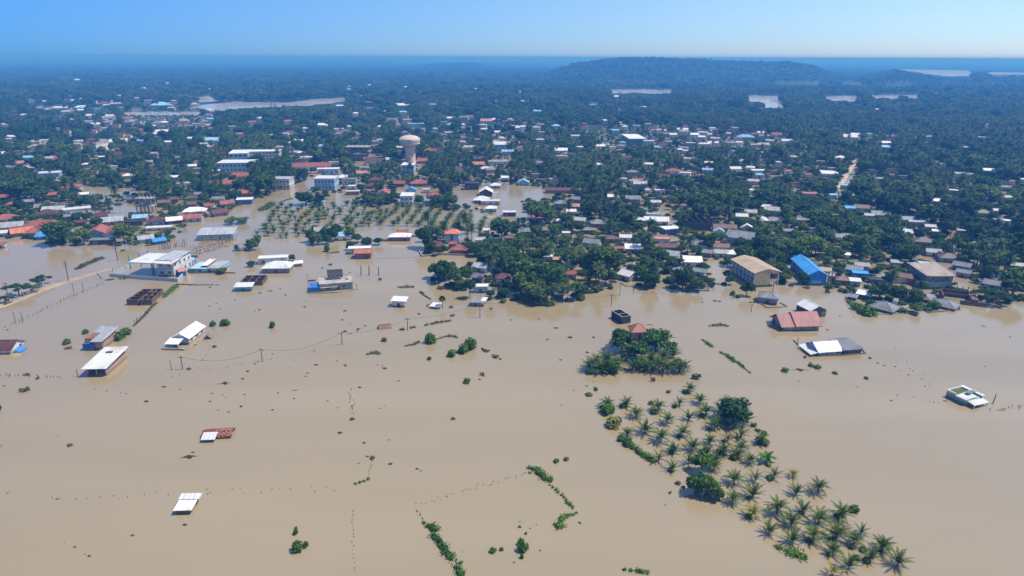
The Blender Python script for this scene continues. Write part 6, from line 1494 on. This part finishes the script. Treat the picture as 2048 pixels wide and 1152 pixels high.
def post_line(pts, n, label, h=.35, jit=.5, name='fence', wood=WOODM, r=.09, wires=False):
    W_ = [P(*p) for p in pts]; root = empty(name, W_[0]); b = MB(); b.tube((0, 0, -1.2), (.04, 0, 1), r, r * .8, 5); me = b.mesh('fence_post', [wood])
    seg = [(W_[i + 1] - W_[i]).length for i in range(len(W_) - 1)]; tot = sum(seg)
    for k in range(n):
        d = tot * (k + .5) / n; i = 0
        while i < len(seg) - 1 and d > seg[i]: d -= seg[i]; i += 1
        p = W_[i].lerp(W_[i + 1], min(1, d / seg[i])) - W_[0] + Vector((r4.uniform(-jit, jit), r4.uniform(-jit, jit), 0))
        inst('post', me, root, p, r4.uniform(0, 6), (1, 1, h * r4.uniform(.5, 1.4)))
    return tag(root, label, 'fence', at=pts[len(pts) // 2])
post_line([(4, 658), (60, 633), (130, 600), (210, 566)], 46, 'long row of drowned fence posts below the sandy road', .6)
post_line([(4, 612), (45, 596), (90, 577)], 22, 'upright paling fence along the sandy road', 1.3, .2, wood=BAMBOO)
post_line([(0, 752), (70, 752), (128, 756)], 20, 'row of drowned fence posts left of the open brick shed', .6)
post_line([(90, 998), (180, 994), (300, 990), (420, 984), (560, 981), (690, 977)], 26, 'scattered row of post tops across the lower water', .22, 1.0)
post_line([(1060, 946), (1000, 962), (940, 977), (830, 1012)], 30, 'dotted row of post tops left of the bent hedge', .2, .5)
post_line([(832, 1020), (850, 1046)], 8, 'few post tops leading into the thick bottom hedge', .3, .3)
post_line([(706, 1020), (706, 1070), (709, 1148)], 16, 'dotted row of post tops near the bottom green bush', .2, .2)
post_line([(700, 780), (704, 805), (707, 830)], 12, 'short row of drowned posts in midstream', .4, .6)
post_line([(268, 648), (300, 620)], 10, 'small stakes on the scrubby bund', .8, .4)
post_line([(1272, 587), (1340, 588)], 12, 'small stakes right of the white gabled house yard', .5, .2)
post_line([(1985, 822), (2048, 812)], 14, 'drowned stakes right of the pale green house', .5, .8)
post_line([(742, 921), (740, 950)], 6, 'short line of weeds and stakes above the slanting hedge', .3, .3)
post_line([(410, 712), (440, 665)], 8, 'few stakes right of the long white gabled house', .3, .5)
post_line([(310, 760), (480, 728), (560, 716)], 12, 'scattered stakes under the sagging wire', .25, 1.0)
post_line([(1780, 700), (1850, 760), (1900, 800)], 12, 'scattered stakes between the pale blue and pale green houses', .25, 2.0)
post_line([(1790, 790), (1900, 815)], 8, 'loose stakes left of the pale green house', .2, 2.0)
post_line([(378, 503), (410, 495), (440, 489), (463, 482)], 44, 'dense stakes of the bamboo pen, front row', 1.9, .4, 'stake_fence', BAMBOO, .1)
post_line([(402, 486), (430, 483), (462, 481)], 40, 'dense stakes of the bamboo pen, back row', 2.2, .3, 'stake_fence', BAMBOO, .1)
post_line([(318, 500), (340, 497), (372, 492)], 26, 'tall bare stakes behind the canopy building', 3.2, 1.5, 'stake_fence', WOODM, .1)
def rubble():
    b = MB(); A, B = P(375, 508), P(450, 492)
    for i in range(240):
        p = A.lerp(B, r4.random()) - A + Vector((r4.uniform(-2, 2), r4.uniform(-6, 12), 0)); s = r4.uniform(.15, .5)
        b.box(p.x - s, p.x + s, p.y - s * .7, p.y + s * .7, -.3, r4.uniform(.05, .5))
    tag(b.build('rubble', paint('rubble_stone', (.46, .38, .32), .9, .4, 1.0), None, A), 'pale rubble heaped along the bamboo pen', 'rubble', kind='stuff')
rubble()
# small drifting clumps, branches and scraps on the water
CL = '''1 892 6|15 660 8|75 757 14|190 778 4|8 772 8|213 782 5|242 786 5|252 787 5|328 774 12|293 803 12|360 779 6|425 787 7|445 790 6|490 789 7|483 813 9|452 795 5|588 797 6|556 786 6|655 802 6|510 728 8|420 803 8|496 743 10|450 767 18|485 758 10|615 746 8|632 730 12|612 753 6|674 722 6|690 730 8|628 702 6|545 708 6|580 736 5|680 866 14|692 732 8|755 730 6|770 737 14|765 731 5|797 762 8|720 775 10|705 812 8|436 820 6|458 824 8|481 814 6|545 820 8|675 816 6|760 817 6|770 812 5
15 986 6|115 998 8|400 987 10|370 1050 14|266 1071 10|150 1094 10|178 1112 10|130 1084 4|170 1108 5|117 872 5|415 988 6|378 914 24|385 905 10|735 913 10|780 928 12|717 927 6|835 938 9|842 942 7|778 880 6|729 886 10|1060 946 12|1028 1125 8|1080 1101 7|1040 1044 5|1060 1057 5|1073 1050 5|1110 1048 12|1160 1046 10|1050 1068 8|1330 1010 6|925 1104 4|968 752 8|960 759 8|985 710 8|1001 718 10
1140 675 14|1110 656 8|1095 679 8|1175 705 10|1122 720 8|1148 781 5|1122 811 5|1174 772 8|1187 764 5|1322 658 10|1245 634 8|1440 603 10|1405 605 6|1430 602 12|1500 605 10|1655 660 8|1680 633 6|1707 634 6|1820 628 8|1790 733 6|1830 632 6|1965 652 6|1970 653 5|2020 674 6|1755 726 8|1768 731 7|1817 750 6|1826 742 5|1800 742 4|1850 773 6|1783 801 8|1970 733 5|1598 762 5|1715 774 5|1945 798 6|1620 726 8|1600 740 16
690 663 12|715 661 8|730 652 8|560 578 6|542 582 8|571 590 8|520 586 10|433 607 6|420 612 6|440 618 6|520 620 8|510 622 6|610 614 8|612 602 5|690 622 10|685 640 8|700 648 5|718 658 10|470 600 5|1022 640 7|865 605 8|420 575 8|660 545 8|672 552 8|700 545 6|680 540 6|645 536 8|655 540 6|390 690 8|405 720 6'''
for t in CL.replace('\n', '|').split('|'):
    x, y, w = map(float, t.split()); s = w * mpp(x, y) / 2.0
    o = inst('drift_clump', BUD_ME[r4.randrange(3)], None, P(x, y), r4.uniform(-.4, .4) + (math.pi if r4.random() < .5 else 0), (s, s * r4.uniform(.5, .9), min(s * .45, .5)))
    tag(o, f'{"tiny" if w < 7 else ("small" if w < 11 else "flat")} drifting clump {relf(x, y, FG2)}', 'weed clump', 'weed clumps drifting on the flood', at=(x, y))
for i, (x, y, L, a) in enumerate(((378, 914, 34, .25), (448, 767, 26, .3), (1600, 740, 40, .05), (1345, 675, 14, 0), (700, 668, 10, .1), (540, 582, 12, .0), (1890, 802, 10, -.1), (590, 781, 14, .2), (1300, 650, 14, -.4))):
    m = mpp(x, y); b = MB(); l = L * m / 2
    b.tube((-l, 0, .03), (0, l * .05, .08), .07, .12, 5); b.tube((0, l * .05, .08), (l, -l * .08, .04), .12, .05, 5); b.tube((l * .2, 0, .07), (l * .55, l * .3, .1), .06, .03, 4); b.tube((-l * .4, 0, .05), (-l * .1, l * .3, .08), .05, .03, 4)
    tag(b.build('drift_branch', WOODM, None, P(x, y), a), f'bare branch floating on the flood {relf(x, y, FG2)}', 'branch', at=(x, y))
# ------------------------------------------------------------------ labels: where a label repeats, say which one
from collections import defaultdict
def finish_labels():
    d = defaultdict(list)
    for o, at in THINGS: d[o['label']].append((at, o))
    ORD = ['leftmost', 'second', 'third', 'fourth', 'fifth', 'sixth', 'seventh', 'eighth', 'ninth', 'tenth', 'eleventh']
    NUM = {3: 'three', 4: 'four', 5: 'five', 6: 'six', 7: 'seven', 8: 'eight', 9: 'nine', 10: 'ten', 11: 'eleven', 12: 'twelve'}
    for lb, L in d.items():
        n = len(L)
        if n < 2: continue
        L.sort(key=lambda q: q[0][0])
        if n == 2:
            dx = abs(L[0][0][0] - L[1][0][0]); dy = abs(L[0][0][1] - L[1][0][1])
            if dy * 2 > dx:
                L.sort(key=lambda q: q[0][1]); ws = ['farther of the two', 'nearer of the two']
            else: ws = ['left one of two', 'right one of two']
        elif n <= 12:
            ws = [f'leftmost of {NUM[n]}'] + [f'{ORD[i]} from left of {NUM[n]}' for i in range(1, n - 1)] + [f'rightmost of {NUM[n]}']
        else:
            for i, (at, o) in enumerate(L):
                if 'group' not in o.keys(): o['group'] = lb
            continue
        for w, (at, o) in zip(ws, L):
            s = f'{lb}, {w}'; o['label'] = s if len(s.split()) <= 16 else s
finish_labels()

for o, at in THINGS:
    if len(o['label'].replace('-', ' ').split()) > 16 or len(o['label'].split()) > 15: print('LONG', o['label'])
